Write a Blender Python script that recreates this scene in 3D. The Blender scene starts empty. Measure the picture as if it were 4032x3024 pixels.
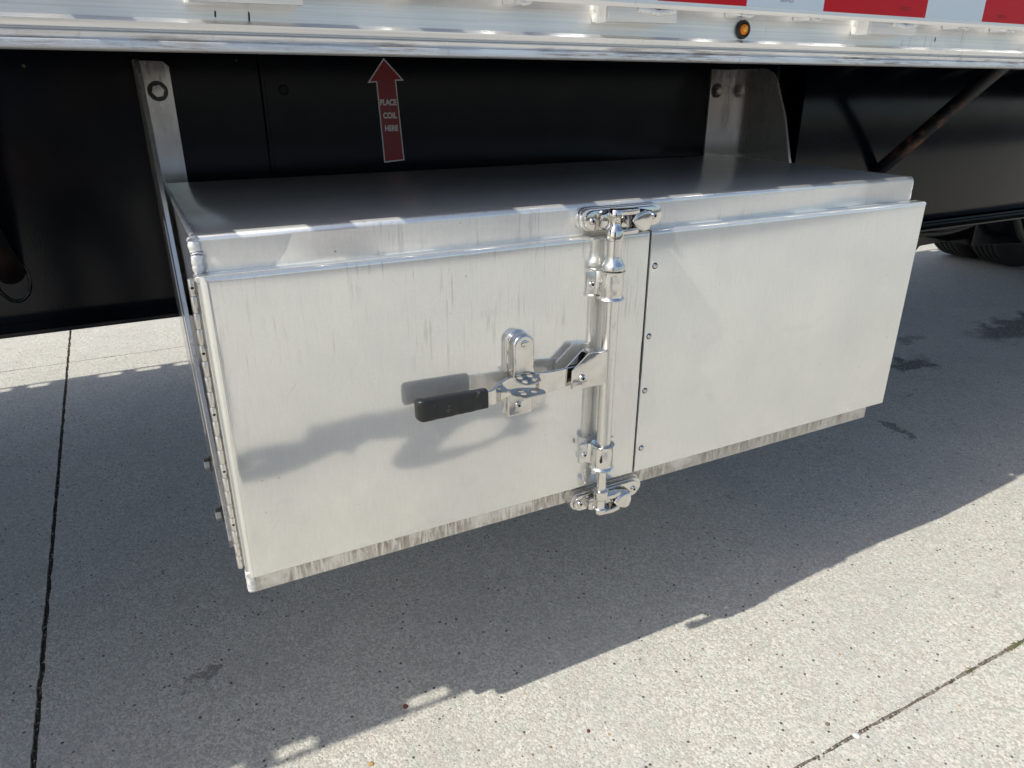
import bpy, bmesh, math, random
from mathutils import Vector, Matrix, Quaternion, noise
random.seed(7)
S = 0.513                       # scene is laid out in door-heights; S turns them into metres

def P(x, y, z):                 # door-height units (z=0 at the door's lower edge) -> world metres (ground at 0)
    return Vector((x*S, y*S, (z+1.0)*S))

scn = bpy.context.scene
col = scn.collection
# ------------------------------------------------------------------ camera
R0 = (0.88801124, -0.45981994, 0.00129252)
R1 = (-0.17515169, -0.34085194, -0.92365678)
R2 = (0.42515636, 0.81999121, -0.38321859)
cam = bpy.data.objects.new('camera', bpy.data.cameras.new('camera'))
col.objects.link(cam)
cam.matrix_world = Matrix.Translation(P(-0.1155, -2.0842, 1.4806)) @ Matrix((
    (R0[0], -R1[0], -R2[0]), (R0[1], -R1[1], -R2[1]), (R0[2], -R1[2], -R2[2]))).to_4x4()
cam.data.sensor_width = 36.0
cam.data.lens = 2820.17/4032*36
cam.data.clip_start = 0.02
cam.data.clip_end = 2000
scn.camera = cam
# ------------------------------------------------------------------ sky, sun, exposure
SUN_RAY = Vector((0.93, 0.065, -1.0)).normalized()
el = math.asin(-SUN_RAY.z)
az = math.atan2(-SUN_RAY.y, -SUN_RAY.x)
world = bpy.data.worlds.new('World')
scn.world = world
world.use_nodes = True
wn = world.node_tree
sky = wn.nodes.new('ShaderNodeTexSky')
sky.sky_type = 'NISHITA'
sky.sun_disc = False
sky.sun_elevation = el
sky.sun_rotation = math.pi/2 - az
sky.air_density = 1.0
sky.dust_density = 2.0
sky.ozone_density = 1.0
bg = wn.nodes['Background']
bg.inputs['Strength'].default_value = 0.15
wn.links.new(sky.outputs[0], bg.inputs[0])
sl = bpy.data.lights.new('sun', 'SUN')
sl.energy = 4.1
sl.angle = math.radians(0.55)
sl.color = (1.0, 0.975, 0.88)
so = bpy.data.objects.new('sun', sl)
so.rotation_mode = 'QUATERNION'
so.rotation_quaternion = SUN_RAY.to_track_quat('-Z', 'Y')
so.location = P(-8, -2, 10)
col.objects.link(so)
scn.view_settings.view_transform = 'Standard'
scn.view_settings.look = 'None'
scn.view_settings.exposure = 0.14
scn.view_settings.gamma = 1.0
scn.view_settings.use_curve_mapping = False
scn.render.engine = 'CYCLES'

# ------------------------------------------------------------------ materials
class NT:
    def __init__(self, name):
        self.m = bpy.data.materials.new(name)
        self.m.use_nodes = True
        self.t = self.m.node_tree
        self.b = self.t.nodes['Principled BSDF']
        g = self.t.nodes.new('ShaderNodeNewGeometry')
        self.pos = g.outputs['Position']
    def n(self, typ, **kw):
        nd = self.t.nodes.new(typ)
        for k, v in kw.items():
            setattr(nd, k, v)
        return nd
    def link(self, a, b):
        self.t.links.new(a, b)
    def setv(self, sock, v):
        if isinstance(v, bpy.types.NodeSocket):
            self.link(v, sock)
        else:
            sock.default_value = v
    def scaled(self, sx, sy, sz, off=(0, 0, 0)):
        m = self.n('ShaderNodeMapping')
        m.inputs['Scale'].default_value = (sx, sy, sz)
        m.inputs['Location'].default_value = off
        self.link(self.pos, m.inputs['Vector'])
        return m.outputs[0]
    def noise(self, vec, scale=1.0, detail=3.0, rough=0.5, dist=0.0):
        nd = self.n('ShaderNodeTexNoise')
        self.link(vec, nd.inputs['Vector'])
        nd.inputs['Scale'].default_value = scale
        nd.inputs['Detail'].default_value = detail
        nd.inputs['Roughness'].default_value = rough
        nd.inputs['Distortion'].default_value = dist
        return nd.outputs['Fac']
    def voro(self, vec, scale, feature='F1', out='Distance', rnd=1.0):
        nd = self.n('ShaderNodeTexVoronoi', feature=feature)
        self.link(vec, nd.inputs['Vector'])
        nd.inputs['Scale'].default_value = scale
        nd.inputs['Randomness'].default_value = rnd
        return nd.outputs[out]
    def ramp(self, fac, a, b, lo=0.0, hi=1.0):
        nd = self.n('ShaderNodeMapRange')
        nd.interpolation_type = 'SMOOTHSTEP'
        self.link(fac, nd.inputs['Value'])
        nd.inputs['From Min'].default_value = a
        nd.inputs['From Max'].default_value = b
        nd.inputs['To Min'].default_value = lo
        nd.inputs['To Max'].default_value = hi
        return nd.outputs[0]
    def math(self, op, a, b=None, c=None):
        nd = self.n('ShaderNodeMath', operation=op)
        self.setv(nd.inputs[0], a)
        if b is not None:
            self.setv(nd.inputs[1], b)
        if c is not None:
            self.setv(nd.inputs[2], c)
        return nd.outputs[0]
    def mix(self, fac, a, b, blend='MIX'):
        nd = self.n('ShaderNodeMix', data_type='RGBA', blend_type=blend)
        self.setv(nd.inputs[0], fac)
        self.setv(nd.inputs[6], a)
        self.setv(nd.inputs[7], b)
        return nd.outputs[2]
    def bump(self, h, strength, dist, prev=None):
        nd = self.n('ShaderNodeBump')
        nd.inputs['Strength'].default_value = strength
        nd.inputs['Distance'].default_value = dist
        self.link(h, nd.inputs['Height'])
        if prev is not None:
            self.link(prev, nd.inputs['Normal'])
        return nd.outputs[0]
    def xyz(self):
        s = self.n('ShaderNodeSeparateXYZ')
        self.link(self.pos, s.inputs[0])
        return s.outputs
    def out(self, **kw):
        names = dict(base='Base Color', metal='Metallic', rough='Roughness', normal='Normal', spec='Specular IOR Level',
                     coat='Coat Weight', coatr='Coat Roughness')
        for k, v in kw.items():
            self.setv(self.b.inputs[names[k]], v)
        return self.m

def C(r, g, b):
    return (r, g, b, 1.0)

def mat_plain(name, c, rough=0.5, metal=0.0, spec=0.5):
    t = NT(name)
    return t.out(base=C(*c), rough=rough, metal=metal, spec=spec)

def mat_sheet(name, base=(0.90, 0.885, 0.845), rough=0.05, drips=0.35, dirt=0.0, warp=1.0, dust=0.0, broad=0.42):
    """mill finish aluminium sheet: soft mirror with slight waves, vertical dried drips and scratches"""
    t = NT(name)
    streak = t.noise(t.scaled(120, 120, 7.5), 1, 4, 0.62, 0.35)
    patch = t.noise(t.scaled(3.1, 3.1, 6.0), 1, 2)
    patch2 = t.noise(t.scaled(22, 22, 12), 1, 3)
    d = t.math('MULTIPLY', t.ramp(streak, 0.545, 0.66), t.ramp(patch, 0.36, 0.55))
    d = t.math('MULTIPLY', d, t.ramp(patch2, 0.36, 0.56))
    zz = t.xyz()[2]
    d = t.math('MULTIPLY', d, t.ramp(zz, 0.72, 0.95))
    d = t.math('MULTIPLY', d, drips)
    spots = t.voro(t.scaled(1, 1, 1), 34)
    spotm = t.math('MULTIPLY', t.ramp(spots, 0.075, 0.04), t.ramp(t.noise(t.scaled(1, 1, 1), 60, 2), 0.56, 0.62))
    scr = t.noise(t.scaled(40, 40, 330, (3, 1, 2)), 1, 2, 0.5, 0.8)
    scr = t.math('MULTIPLY', t.ramp(scr, 0.70, 0.74), t.ramp(t.noise(t.scaled(5, 5, 5), 1, 2), 0.5, 0.6))
    col_ = t.mix(t.ramp(t.noise(t.scaled(9, 9, 3), 1, 3), 0.3, 0.7), C(*base), C(base[0]*0.95, base[1]*0.955, base[2]*0.965))
    col_ = t.mix(d, col_, C(0.42, 0.38, 0.34))
    col_ = t.mix(t.math('MULTIPLY', spotm, 0.75), col_, C(0.2, 0.19, 0.18))
    rot = t.n('ShaderNodeVectorRotate', rotation_type='Y_AXIS')
    t.link(t.pos, rot.inputs['Vector'])
    rot.inputs['Angle'].default_value = 0.9
    mp2 = t.n('ShaderNodeMapping')
    mp2.inputs['Scale'].default_value = (9, 9, 420)
    t.link(rot.outputs[0], mp2.inputs['Vector'])
    s_a = t.math('MULTIPLY', t.ramp(t.noise(mp2.outputs[0], 1, 2, 0.5, 0.3), 0.715, 0.74), t.ramp(t.noise(t.scaled(14, 14, 14), 1, 1), 0.52, 0.6))
    col_ = t.mix(t.math('MULTIPLY', s_a, 0.45), col_, C(0.42, 0.41, 0.40))
    gr1 = t.ramp(t.noise(t.scaled(260, 260, 26, (1, 1, 5)), 1, 3, 0.6), 0.3, 0.7)
    gr2 = t.ramp(t.noise(t.scaled(1, 1, 1), 210, 3, 0.65), 0.32, 0.68)
    gr3 = t.ramp(t.noise(t.scaled(3.0, 3.0, 5.0, (2, 8, 1)), 1, 4, 0.55), 0.32, 0.68)
    gm = t.math('ADD', t.math('ADD', t.math('MULTIPLY', gr1, 0.10), t.math('MULTIPLY', gr2, 0.09)), t.math('MULTIPLY', gr3, 0.14))
    col_ = t.mix(gm, col_, C(0.46, 0.47, 0.48))
    nick = t.voro(t.scaled(1, 1, 1, (3, 3, 1)), 42)
    nm = t.math('MULTIPLY', t.ramp(t.math('ADD', nick, t.math('MULTIPLY', gr2, 0.05)), 0.085, 0.05), t.ramp(t.noise(t.scaled(1, 1, 1, (5, 0, 0)), 55, 1), 0.55, 0.6))
    col_ = t.mix(t.math('MULTIPLY', nm, 0.6), col_, C(0.30, 0.29, 0.27))
    smu = t.math('MULTIPLY', t.ramp(t.noise(t.scaled(7, 7, 16, (9, 2, 4)), 1, 3, 0.55), 0.60, 0.72), 0.16)
    col_ = t.mix(smu, col_, C(0.50, 0.50, 0.51))
    rough_ = t.math('ADD', rough, t.math('MULTIPLY', t.noise(t.scaled(60, 60, 9), 1, 3), 0.05))
    metal = 1.0
    if dirt > 0:
        low = t.noise(t.scaled(130, 130, 16), 1, 6, 0.7, 1.0)
        blot = t.noise(t.scaled(9, 9, 12, (2, 0, 0)), 1, 4, 0.6)
        wet = t.ramp(zz, 0.45, 0.512)
        dm = t.math('MULTIPLY', t.ramp(low, 0.40, 0.60), t.ramp(blot, 0.36, 0.54))
        dm = t.math('MULTIPLY', dm, t.math('ADD', 0.60, t.math('MULTIPLY', wet, 0.40)))
        dm = t.math('ADD', t.math('MULTIPLY', dm, dirt), t.math('ADD', 0.06, t.math('MULTIPLY', t.ramp(t.noise(t.scaled(300, 300, 60), 1, 3), 0.45, 0.7), 0.14)))
        dm = t.math('MULTIPLY', dm, t.ramp(zz, 0.55, 0.515))
        col_ = t.mix(dm, col_, C(0.22, 0.165, 0.11))
        metal = t.math('SUBTRACT', 1.0, t.math('MULTIPLY', dm, 0.75))
        rough_ = t.math('ADD', rough_, t.math('MULTIPLY', dm, 0.35))
    if dust > 0:
        du = t.noise(t.scaled(14, 30, 10), 1, 6, 0.7)
        du2 = t.noise(t.scaled(150, 150, 10), 1, 2, 0.5)
        ring = t.voro(t.scaled(11, 17, 11), 1.6)
        rm = t.math('MULTIPLY', t.ramp(ring, 0.20, 0.24), t.ramp(ring, 0.30, 0.25))
        dm = t.math('MULTIPLY', t.math('ADD', t.ramp(du, 0.42, 0.70), t.math('MULTIPLY', t.ramp(du2, 0.40, 0.75), 0.6)), dust)
        dm = t.math('ADD', dm, t.math('MULTIPLY', t.math('MULTIPLY', rm, t.ramp(du, 0.42, 0.6)), 0.16))
        zt = t.ramp(t.n('ShaderNodeSeparateXYZ').outputs[2], 0, 1)
        g = t.n('ShaderNodeNewGeometry')
        s2 = t.n('ShaderNodeSeparateXYZ')
        t.link(g.outputs['Normal'], s2.inputs[0])
        up = t.ramp(s2.outputs[2], 0.8, 0.97)
        dm = t.math('MULTIPLY', dm, up)
        col_ = t.mix(dm, col_, C(0.33, 0.33, 0.34))
        metal = t.math('SUBTRACT', metal, dm) if dirt > 0 else t.math('SUBTRACT', 1.0, dm)
        rough_ = t.math('ADD', rough_, t.math('MULTIPLY', up, 0.03))
    h = t.noise(t.scaled(2.6, 2.6, 3.4), 1, 1, 0.4)
    nrm = t.bump(h, 0.55*warp, 0.006)
    grain = t.noise(t.scaled(420, 420, 22), 1, 2)
    nrm = t.bump(grain, 0.05, 0.0004, nrm)
    nrm = t.bump(scr, 0.25, 0.0004, nrm)
    t.out(base=col_, metal=metal, rough=rough_, normal=nrm)
    # mill finish: a sharp lobe plus a broad one from the microscopic rolling grain
    b2 = t.n('ShaderNodeBsdfPrincipled')
    t.setv(b2.inputs['Base Color'], col_)
    b2.inputs['Metallic'].default_value = 0.35
    b2.inputs['Roughness'].default_value = 0.5
    t.link(nrm, b2.inputs['Normal'])
    ms_ = t.n('ShaderNodeMixShader')
    ms_.inputs[0].default_value = broad
    t.link(t.b.outputs[0], ms_.inputs[1]); t.link(b2.outputs[0], ms_.inputs[2])
    out_ = [n_ for n_ in t.t.nodes if n_.type == 'OUTPUT_MATERIAL'][0]
    t.link(ms_.outputs[0], out_.inputs['Surface'])
    return t.m

def mat_extrusion(name):
    """extruded rail aluminium: grain along the length, drips, brown grime low on the lips"""
    t = NT(name)
    grain = t.noise(t.scaled(3.5, 420, 420), 1, 4, 0.6)
    drip = t.noise(t.scaled(70, 70, 3.5), 1, 3)
    cloud = t.noise(t.scaled(5, 5, 20), 1, 4, 0.6)
    z = t.xyz()[2]
    base = t.mix(t.ramp(grain, 0.35, 0.7), C(0.88, 0.875, 0.865), C(0.76, 0.76, 0.76))
    base = t.mix(t.math('MULTIPLY', t.math('MULTIPLY', t.ramp(drip, 0.58, 0.72), t.ramp(cloud, 0.5, 0.62)), 0.40), base, C(0.42, 0.42, 0.42))
    scr = t.noise(t.scaled(160, 160, 60), 1, 3, 0.5, 0.6)
    base = t.mix(t.math('MULTIPLY', t.ramp(scr, 0.70, 0.76), 0.7), base, C(0.95, 0.95, 0.95))
    low = t.ramp(z, (1+1.612)*S, (1+1.585)*S)
    gr = t.math('MULTIPLY', t.ramp(t.noise(t.scaled(14, 40, 260), 1, 6, 0.75), 0.42, 0.66), low)
    mid = t.ramp(t.noise(t.scaled(2.2, 2.2, 2.2, (0.7, 0, 0)), 1, 2), 0.42, 0.6)
    gr = t.math('MULTIPLY', gr, t.math('ADD', t.math('MULTIPLY', mid, 0.78), 0.03))
    base = t.mix(gr, base, C(0.16, 0.095, 0.045))
    metal = t.math('SUBTRACT', 0.80, t.math('MULTIPLY', gr, 0.7))
    r = t.math('ADD', 0.26, t.math('MULTIPLY', cloud, 0.16))
    r = t.math('ADD', r, t.math('MULTIPLY', gr, 0.35))
    nrm = t.bump(grain, 0.12, 0.0005)
    nrm = t.bump(t.noise(t.scaled(60, 60, 60), 1, 3), 0.12, 0.0006, nrm)
    return t.out(base=base, metal=metal, rough=r, normal=nrm)

def mat_weld():
    t = NT('weld_aluminium')
    n = t.noise(t.scaled(1, 1, 1), 180, 3)
    return t.out(base=t.mix(t.ramp(n, 0.35, 0.7), C(0.90, 0.89, 0.87), C(0.74, 0.72, 0.69)), metal=0.35, rough=0.42,
                 normal=t.bump(n, 0.5, 0.0012))

def mat_polished():
    t = NT('polished_stainless')
    n = t.noise(t.scaled(1, 1, 1), 28, 3)
    sc = t.noise(t.scaled(300, 300, 60), 1, 3)
    return t.out(base=t.mix(t.ramp(n, 0.4, 0.7), C(0.72, 0.70, 0.67), C(0.62, 0.605, 0.58)), metal=1.0,
                 rough=t.math('ADD', 0.06, t.math('MULTIPLY', sc, 0.10)),
                 normal=t.bump(n, 0.22, 0.0018, t.bump(sc, 0.10, 0.0004)))

def mat_tube():
    t = NT('brushed_stainless_tube')
    n = t.noise(t.scaled(500, 500, 12), 1, 3)
    d = t.ramp(t.noise(t.scaled(60, 60, 25), 1, 4), 0.62, 0.74)
    return t.out(base=t.mix(t.math('MULTIPLY', d, 0.35), C(0.74, 0.73, 0.71), C(0.45, 0.42, 0.38)), metal=1.0,
                 rough=t.math('ADD', 0.20, t.math('MULTIPLY', n, 0.12)), normal=t.bump(n, 0.12, 0.0004))

def mat_black_paint():
    """near black gloss paint with orange peel and a few chips and dried mud specks"""
    t = NT('black_chassis_paint')
    op = t.noise(t.scaled(1, 1, 1), 230, 2, 0.5)
    big = t.noise(t.scaled(1, 1, 1), 4.0, 2)
    dustn = t.noise(t.scaled(1, 1, 1), 9, 5, 0.65)
    sp = t.voro(t.scaled(1, 1, 1), 16)
    spm = t.math('MULTIPLY', t.ramp(t.math('ADD', sp, t.math('MULTIPLY', t.noise(t.scaled(1, 1, 1), 160, 2), 0.09)), 0.105, 0.075), t.ramp(t.noise(t.scaled(1, 1, 1), 30, 1), 0.58, 0.66))
    spm = t.math('MULTIPLY', spm, 0.5)
    base = t.mix(t.ramp(dustn, 0.35, 0.75), C(0.0014, 0.0024, 0.0046), C(0.0032, 0.0042, 0.0068))
    base = t.mix(spm, base, C(0.16, 0.14, 0.10))
    return t.out(base=base, rough=t.math('ADD', 0.10, t.math('MULTIPLY', dustn, 0.10)), spec=0.27,
                 normal=t.bump(op, 0.14, 0.0006, t.bump(big, 0.22, 0.006)))

def mat_rusty(name, x0, amount=1.0):
    t = NT(name)
    n = t.noise(t.scaled(1, 1, 1), 26, 6, 0.65)
    z = t.xyz()[2]
    band = t.math('MULTIPLY', t.ramp(z, (1+x0-0.22)*S, (1+x0-0.06)*S), t.ramp(z, (1+x0+0.2)*S, (1+x0+0.04)*S))
    f = t.math('MULTIPLY', t.math('MULTIPLY', t.ramp(n, 0.46, 0.60), band), amount)
    return t.out(base=t.mix(f, C(0.003, 0.003, 0.004), C(0.12, 0.05, 0.028)), rough=t.math('ADD', 0.36, t.math('MULTIPLY', f, 0.45)),
                 normal=t.bump(n, 0.3, 0.002))

def mat_concrete():
    """washed concrete: light fines, small pale and dark stones, pits, faint oil marks"""
    t = NT('exposed_concrete')
    v = t.scaled(1, 1, 1)
    cellc = t.n('ShaderNodeTexVoronoi')
    t.link(v, cellc.inputs['Vector'])
    cellc.inputs['Scale'].default_value = 190
    sep = t.n('ShaderNodeSeparateColor')
    t.link(cellc.outputs['Color'], sep.inputs[0])
    big = t.n('ShaderNodeTexVoronoi')
    t.link(v, big.inputs['Vector'])
    big.inputs['Scale'].default_value = 95
    sepb = t.n('ShaderNodeSeparateColor')
    t.link(big.outputs['Color'], sepb.inputs[0])
    broad = t.noise(v, 2.2, 5, 0.6)
    fine = t.noise(v, 260, 3, 0.6)
    med = t.noise(v, 34, 4, 0.6)
    base = t.mix(t.ramp(sep.outputs[0], 0.1, 0.9), C(0.415, 0.400, 0.345), C(0.66, 0.65, 0.58))
    base = t.mix(t.math('MULTIPLY', t.ramp(fine, 0.35, 0.65), 0.45), base, C(0.39, 0.362, 0.312))
    base = t.mix(t.math('MULTIPLY', t.ramp(med, 0.40, 0.68), 0.30), base, C(0.44, 0.43, 0.38))
    base = t.mix(t.math('MULTIPLY', t.ramp(broad, 0.38, 0.65), 0.30), base, C(0.45, 0.44, 0.415))
    hue = t.noise(t.scaled(1, 1, 1, (4, 7, 0)), 26, 2)
    base = t.mix(t.ramp(hue, 0.35, 0.65), base, t.mix(1.0, base, C(1.03, 0.985, 0.985), 'MULTIPLY'))
    blot = t.noise(t.scaled(1, 1, 1, (1, 3, 0)), 5.5, 6, 0.62, 0.4)
    base = t.mix(t.math('MULTIPLY', t.ramp(blot, 0.45, 0.66), 0.22), base, C(0.36, 0.345, 0.31))
    lg = t.math('MULTIPLY', t.ramp(t.voro(t.scaled(1, 1, 1, (8, 8, 0)), 38), 0.30, 0.20), t.ramp(t.noise(t.scaled(1, 1, 1, (8, 1, 0)), 20, 1), 0.56, 0.62))
    base = t.mix(t.math('MULTIPLY', lg, 0.40), base, C(0.36, 0.35, 0.33))
    # coloured stones: dark, reddish, ochre, white
    stone = t.math('MULTIPLY', t.ramp(big.outputs['Distance'], 0.36, 0.28), t.ramp(sepb.outputs[0], 0.952, 0.958))
    scol = t.mix(t.ramp(sepb.outputs[1], 0.70, 0.74), C(0.085, 0.08, 0.078), C(0.25, 0.16, 0.11))
    scol = t.mix(t.ramp(sepb.outputs[1], 0.93, 0.94), scol, C(0.42, 0.30, 0.17))
    base = t.mix(stone, base, scol)
    stone2 = t.math('MULTIPLY', t.ramp(big.outputs['Distance'], 0.45, 0.36), t.ramp(sepb.outputs[2], 0.90, 0.92))
    base = t.mix(t.math('MULTIPLY', stone2, 0.6), base, C(0.66, 0.63, 0.57))
    dark2 = t.math('MULTIPLY', t.ramp(cellc.outputs['Distance'], 0.36, 0.22), t.ramp(sep.outputs[1], 0.905, 0.925))
    base = t.mix(t.math('MULTIPLY', dark2, 0.8), base, C(0.13, 0.12, 0.11))
    # oil and damp marks, each at its own spot
    vm = t.n('ShaderNodeVectorMath', operation='ADD')
    nd = t.n('ShaderNodeTexNoise')
    t.link(v, nd.inputs['Vector'])
    nd.inputs['Scale'].default_value = 11
    nd.inputs['Detail'].default_value = 6
    sc = t.n('ShaderNodeVectorMath', operation='MULTIPLY_ADD')
    t.link(nd.outputs['Color'], sc.inputs[0])
    sc.inputs[1].default_value = (0.30, 0.30, 0)
    sc.inputs[2].default_value = (-0.15, -0.15, 0)
    t.link(t.pos, vm.inputs[0])
    t.link(sc.outputs[0], vm.inputs[1])
    acc = None
    for (x, y, rx, ry, k) in ((6.30, 1.92, .26, .14, .9), (8.5, 2.05, .8, .30, .9), (9.4, 2.2, .9, .25, .9), (4.9, 1.03, .05, .16, .75), (-.25, .84, .07, .05, .62),
                              (3.6, -.55, .05, .04, .35), (5.6, 1.4, .07, .03, .5), (7.0, 2.4, .22, .1, .55), (3.05, .85, .05, .03, .4)):
        sb = t.n('ShaderNodeVectorMath', operation='SUBTRACT')
        t.link(vm.outputs[0], sb.inputs[0])
        sb.inputs[1].default_value = (x*S, y*S, 0)
        ml = t.n('ShaderNodeVectorMath', operation='MULTIPLY')
        t.link(sb.outputs[0], ml.inputs[0])
        ml.inputs[1].default_value = (1/(rx*S), 1/(ry*S), 0)
        ln = t.n('ShaderNodeVectorMath', operation='LENGTH')
        t.link(ml.outputs[0], ln.inputs[0])
        f = t.ramp(ln.outputs['Value'], 1.25, 0.65, 0.0, k*.82)
        acc = f if acc is None else t.math('MAXIMUM', acc, f)
    acc = t.math('MULTIPLY', acc, t.ramp(t.noise(v, 90, 3), 0.25, 0.5))
    base = t.mix(acc, base, C(0.05, 0.048, 0.047))
    h1 = t.math('MULTIPLY', cellc.outputs['Distance'], -1.0)
    pits = t.math('MULTIPLY', t.ramp(t.voro(t.scaled(1, 1, 1, (5, 3, 0)), 70), 0.22, 0.12), -1.2)
    h = t.math('ADD', t.math('ADD', h1, t.math('MULTIPLY', fine, 1.0)), pits)
    nrm = t.bump(h, 0.55, 0.0018, t.bump(t.noise(v, 45, 4), 0.5, 0.004))
    return t.out(base=base, rough=0.85, spec=0.3, normal=nrm)

def mat_tape(name, c1, c2):
    t = NT(name)
    v = t.scaled(1, 0.0, 1)
    rot = t.n('ShaderNodeVectorRotate', rotation_type='Y_AXIS')
    t.link(v, rot.inputs['Vector'])
    rot.inputs['Angle'].default_value = math.radians(45)
    ck = t.n('ShaderNodeTexVoronoi', feature='DISTANCE_TO_EDGE')
    t.link(rot.outputs[0], ck.inputs['Vector'])
    ck.inputs['Scale'].default_value = 260
    ck.inputs['Randomness'].default_value = 0.0
    f = t.ramp(ck.outputs['Distance'], 0.04, 0.12)
    return t.out(base=t.mix(f, C(*c2), C(*c1)), rough=0.45, spec=0.25)

def mat_rubber():
    t = NT('black_vinyl_grip')
    n = t.noise(t.scaled(16, 60, 90), 1, 5, 0.6, 1.2)
    sc = t.ramp(t.noise(t.scaled(40, 60, 25, (4, 0, 0)), 1, 4, 0.6, 1.5), 0.62, 0.7)
    return t.out(base=t.mix(t.math('MULTIPLY', sc, 0.5), C(0.016, 0.017, 0.017), C(0.19, 0.18, 0.165)), rough=0.42, spec=0.45,
                 normal=t.bump(n, 0.5, 0.0015))

def mat_bracket(name, dark=0.0):
    t = NT(name)
    n = t.noise(t.scaled(30, 30, 8), 1, 5, 0.65)
    n2 = t.noise(t.scaled(120, 120, 30), 1, 3)
    top = t.ramp(t.xyz()[2], (1+1.42)*S, (1+1.56)*S)
    f = t.math('MULTIPLY', t.ramp(n, 0.42, 0.65), t.math('ADD', t.math('MULTIPLY', top, 0.75), 0.16))
    base = t.mix(f, C(0.76, 0.745, 0.72), C(0.22, 0.18, 0.14))
    return t.out(base=base, metal=t.math('SUBTRACT', 0.80, t.math('MULTIPLY', f, 0.5)), rough=t.math('ADD', 0.12, t.math('MULTIPLY', n2, 0.12)),
                 normal=t.bump(n2, 0.15, 0.0005))

M = dict(
    door=mat_sheet('aluminium_door_sheet', base=(0.90, 0.885, 0.83), drips=0.5, warp=0.45),
    panel=mat_sheet('aluminium_panel_sheet', base=(0.92, 0.91, 0.855), rough=0.08, drips=0.12, warp=0.5, broad=0.50),
    body=mat_sheet('aluminium_box_sheet', rough=0.15, drips=0.42, dirt=0.78, warp=0.4, dust=0.30, broad=0.48),
    rail=mat_extrusion('aluminium_extrusion'),
    weld=mat_weld(),
    polished=mat_polished(),
    tube=mat_tube(),
    black=mat_black_paint(),
    strut=mat_rusty('black_strut_with_rust', 1.24),
    tube_rust=mat_rusty('black_tube_with_rust', 0.95, 0.10),
    concrete=mat_concrete(),
    tab=mat_plain('worn_stainless_tab', (0.50, 0.49, 0.47), 0.22, 1.0),
    mortar=mat_plain('joint_mortar', (0.21, 0.19, 0.16), 0.95),
    asphalt=mat_plain('dark_asphalt', (0.045, 0.045, 0.047), 0.85),
    red=mat_tape('red_reflective_tape', (0.50, 0.002, 0.010), (0.40, 0.0015, 0.008)),
    white=mat_tape('white_reflective_tape', (0.60, 0.68, 0.74), (0.48, 0.56, 0.62)),
    rubber=mat_rubber(),
    bracket=mat_bracket('aluminium_bracket'),
    gasket=mat_plain('black_gasket', (0.006, 0.006, 0.007), 0.6),
    hinge=mat_plain('stainless_hinge', (0.70, 0.67, 0.63), 0.3, 0.75),
    darkhole=mat_plain('dark_recess', (0.01, 0.009, 0.009), 0.7),
    bolt=mat_plain('zinc_bolt', (0.62, 0.60, 0.56), 0.32, 0.95),
    washer=mat_plain('grimy_washer', (0.12, 0.11, 0.10), 0.5, 0.6),
    amber=mat_plain('amber_lens', (0.80, 0.23, 0.010), 0.12),
    amber2=mat_plain('amber_lens_centre', (0.95, 0.42, 0.03), 0.2),
    grommet=mat_plain('black_grommet', (0.012, 0.012, 0.013), 0.35),
    deck=mat_plain('worn_deck_underside', (0.05, 0.045, 0.04), 0.8),
    tyre=mat_plain('tyre_rubber', (0.022, 0.021, 0.020), 0.75),
    rim=mat_plain('wheel_rim', (0.12, 0.12, 0.12), 0.4, 0.8),
    hose=mat_plain('air_hose_rubber', (0.03, 0.026, 0.022), 0.55),
    sred=mat_plain('arrow_sticker_red', (0.30, 0.016, 0.022), 0.35),
    swhite=mat_plain('sticker_white_print', (0.78, 0.77, 0.75), 0.4),
    ink=mat_plain('black_ink', (0.05, 0.01, 0.01), 0.6),
    dirt=mat_plain('joint_dirt', (0.10, 0.085, 0.07), 0.95),
    stone=mat_plain('pale_gravel', (0.42, 0.39, 0.34), 0.8),
    stone2=mat_plain('brown_gravel', (0.17, 0.13, 0.10), 0.8),
    redstone=mat_plain('dark_red_stone', (0.13, 0.03, 0.025), 0.6),
    ochre=mat_plain('ochre_stone', (0.42, 0.27, 0.11), 0.7),
    whitestone=mat_plain('white_stone', (0.62, 0.62, 0.62), 0.6),
    moss=mat_plain('moss_green', (0.075, 0.10, 0.025), 0.9),
    skin=mat_plain('skin', (0.55, 0.33, 0.23), 0.5),
    shirt=mat_plain('grey_shirt', (0.16, 0.17, 0.19), 0.9),
    trousers=mat_plain('dark_trousers', (0.04, 0.045, 0.06), 0.9),
    shoe=mat_plain('dark_shoe', (0.03, 0.025, 0.02), 0.6),
    hair=mat_plain('dark_hair', (0.03, 0.02, 0.012), 0.7),
    phone=mat_plain('phone_shell', (0.03, 0.03, 0.035), 0.2),
)

# ------------------------------------------------------------------ object helpers
def tag(o, label=None, cat=None, group=None, kind=None):
    if label: o['label'] = label
    if cat: o['category'] = cat
    if group: o['group'] = group
    if kind: o['kind'] = kind
    return o

def empty(name, loc, label=None, cat=None, group=None):
    o = bpy.data.objects.new(name, None)
    o.location = loc
    o.empty_display_size = 0.1
    col.objects.link(o)
    return tag(o, label, cat, group)

def root_of(o):
    while o.parent is not None:
        o = o.parent
    return o

def link(name, me, parent=None, loc=None, rot=None):
    o = bpy.data.objects.new(name, me)
    col.objects.link(o)
    if parent is not None:
        o.parent = parent
    if loc is not None:
        o.location = loc
    if rot is not None:
        o.rotation_euler = rot
    return o

def smooth(me, ang=40):
    for p in me.polygons:
        p.use_smooth = True
    me.set_sharp_from_angle(angle=math.radians(ang))

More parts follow.
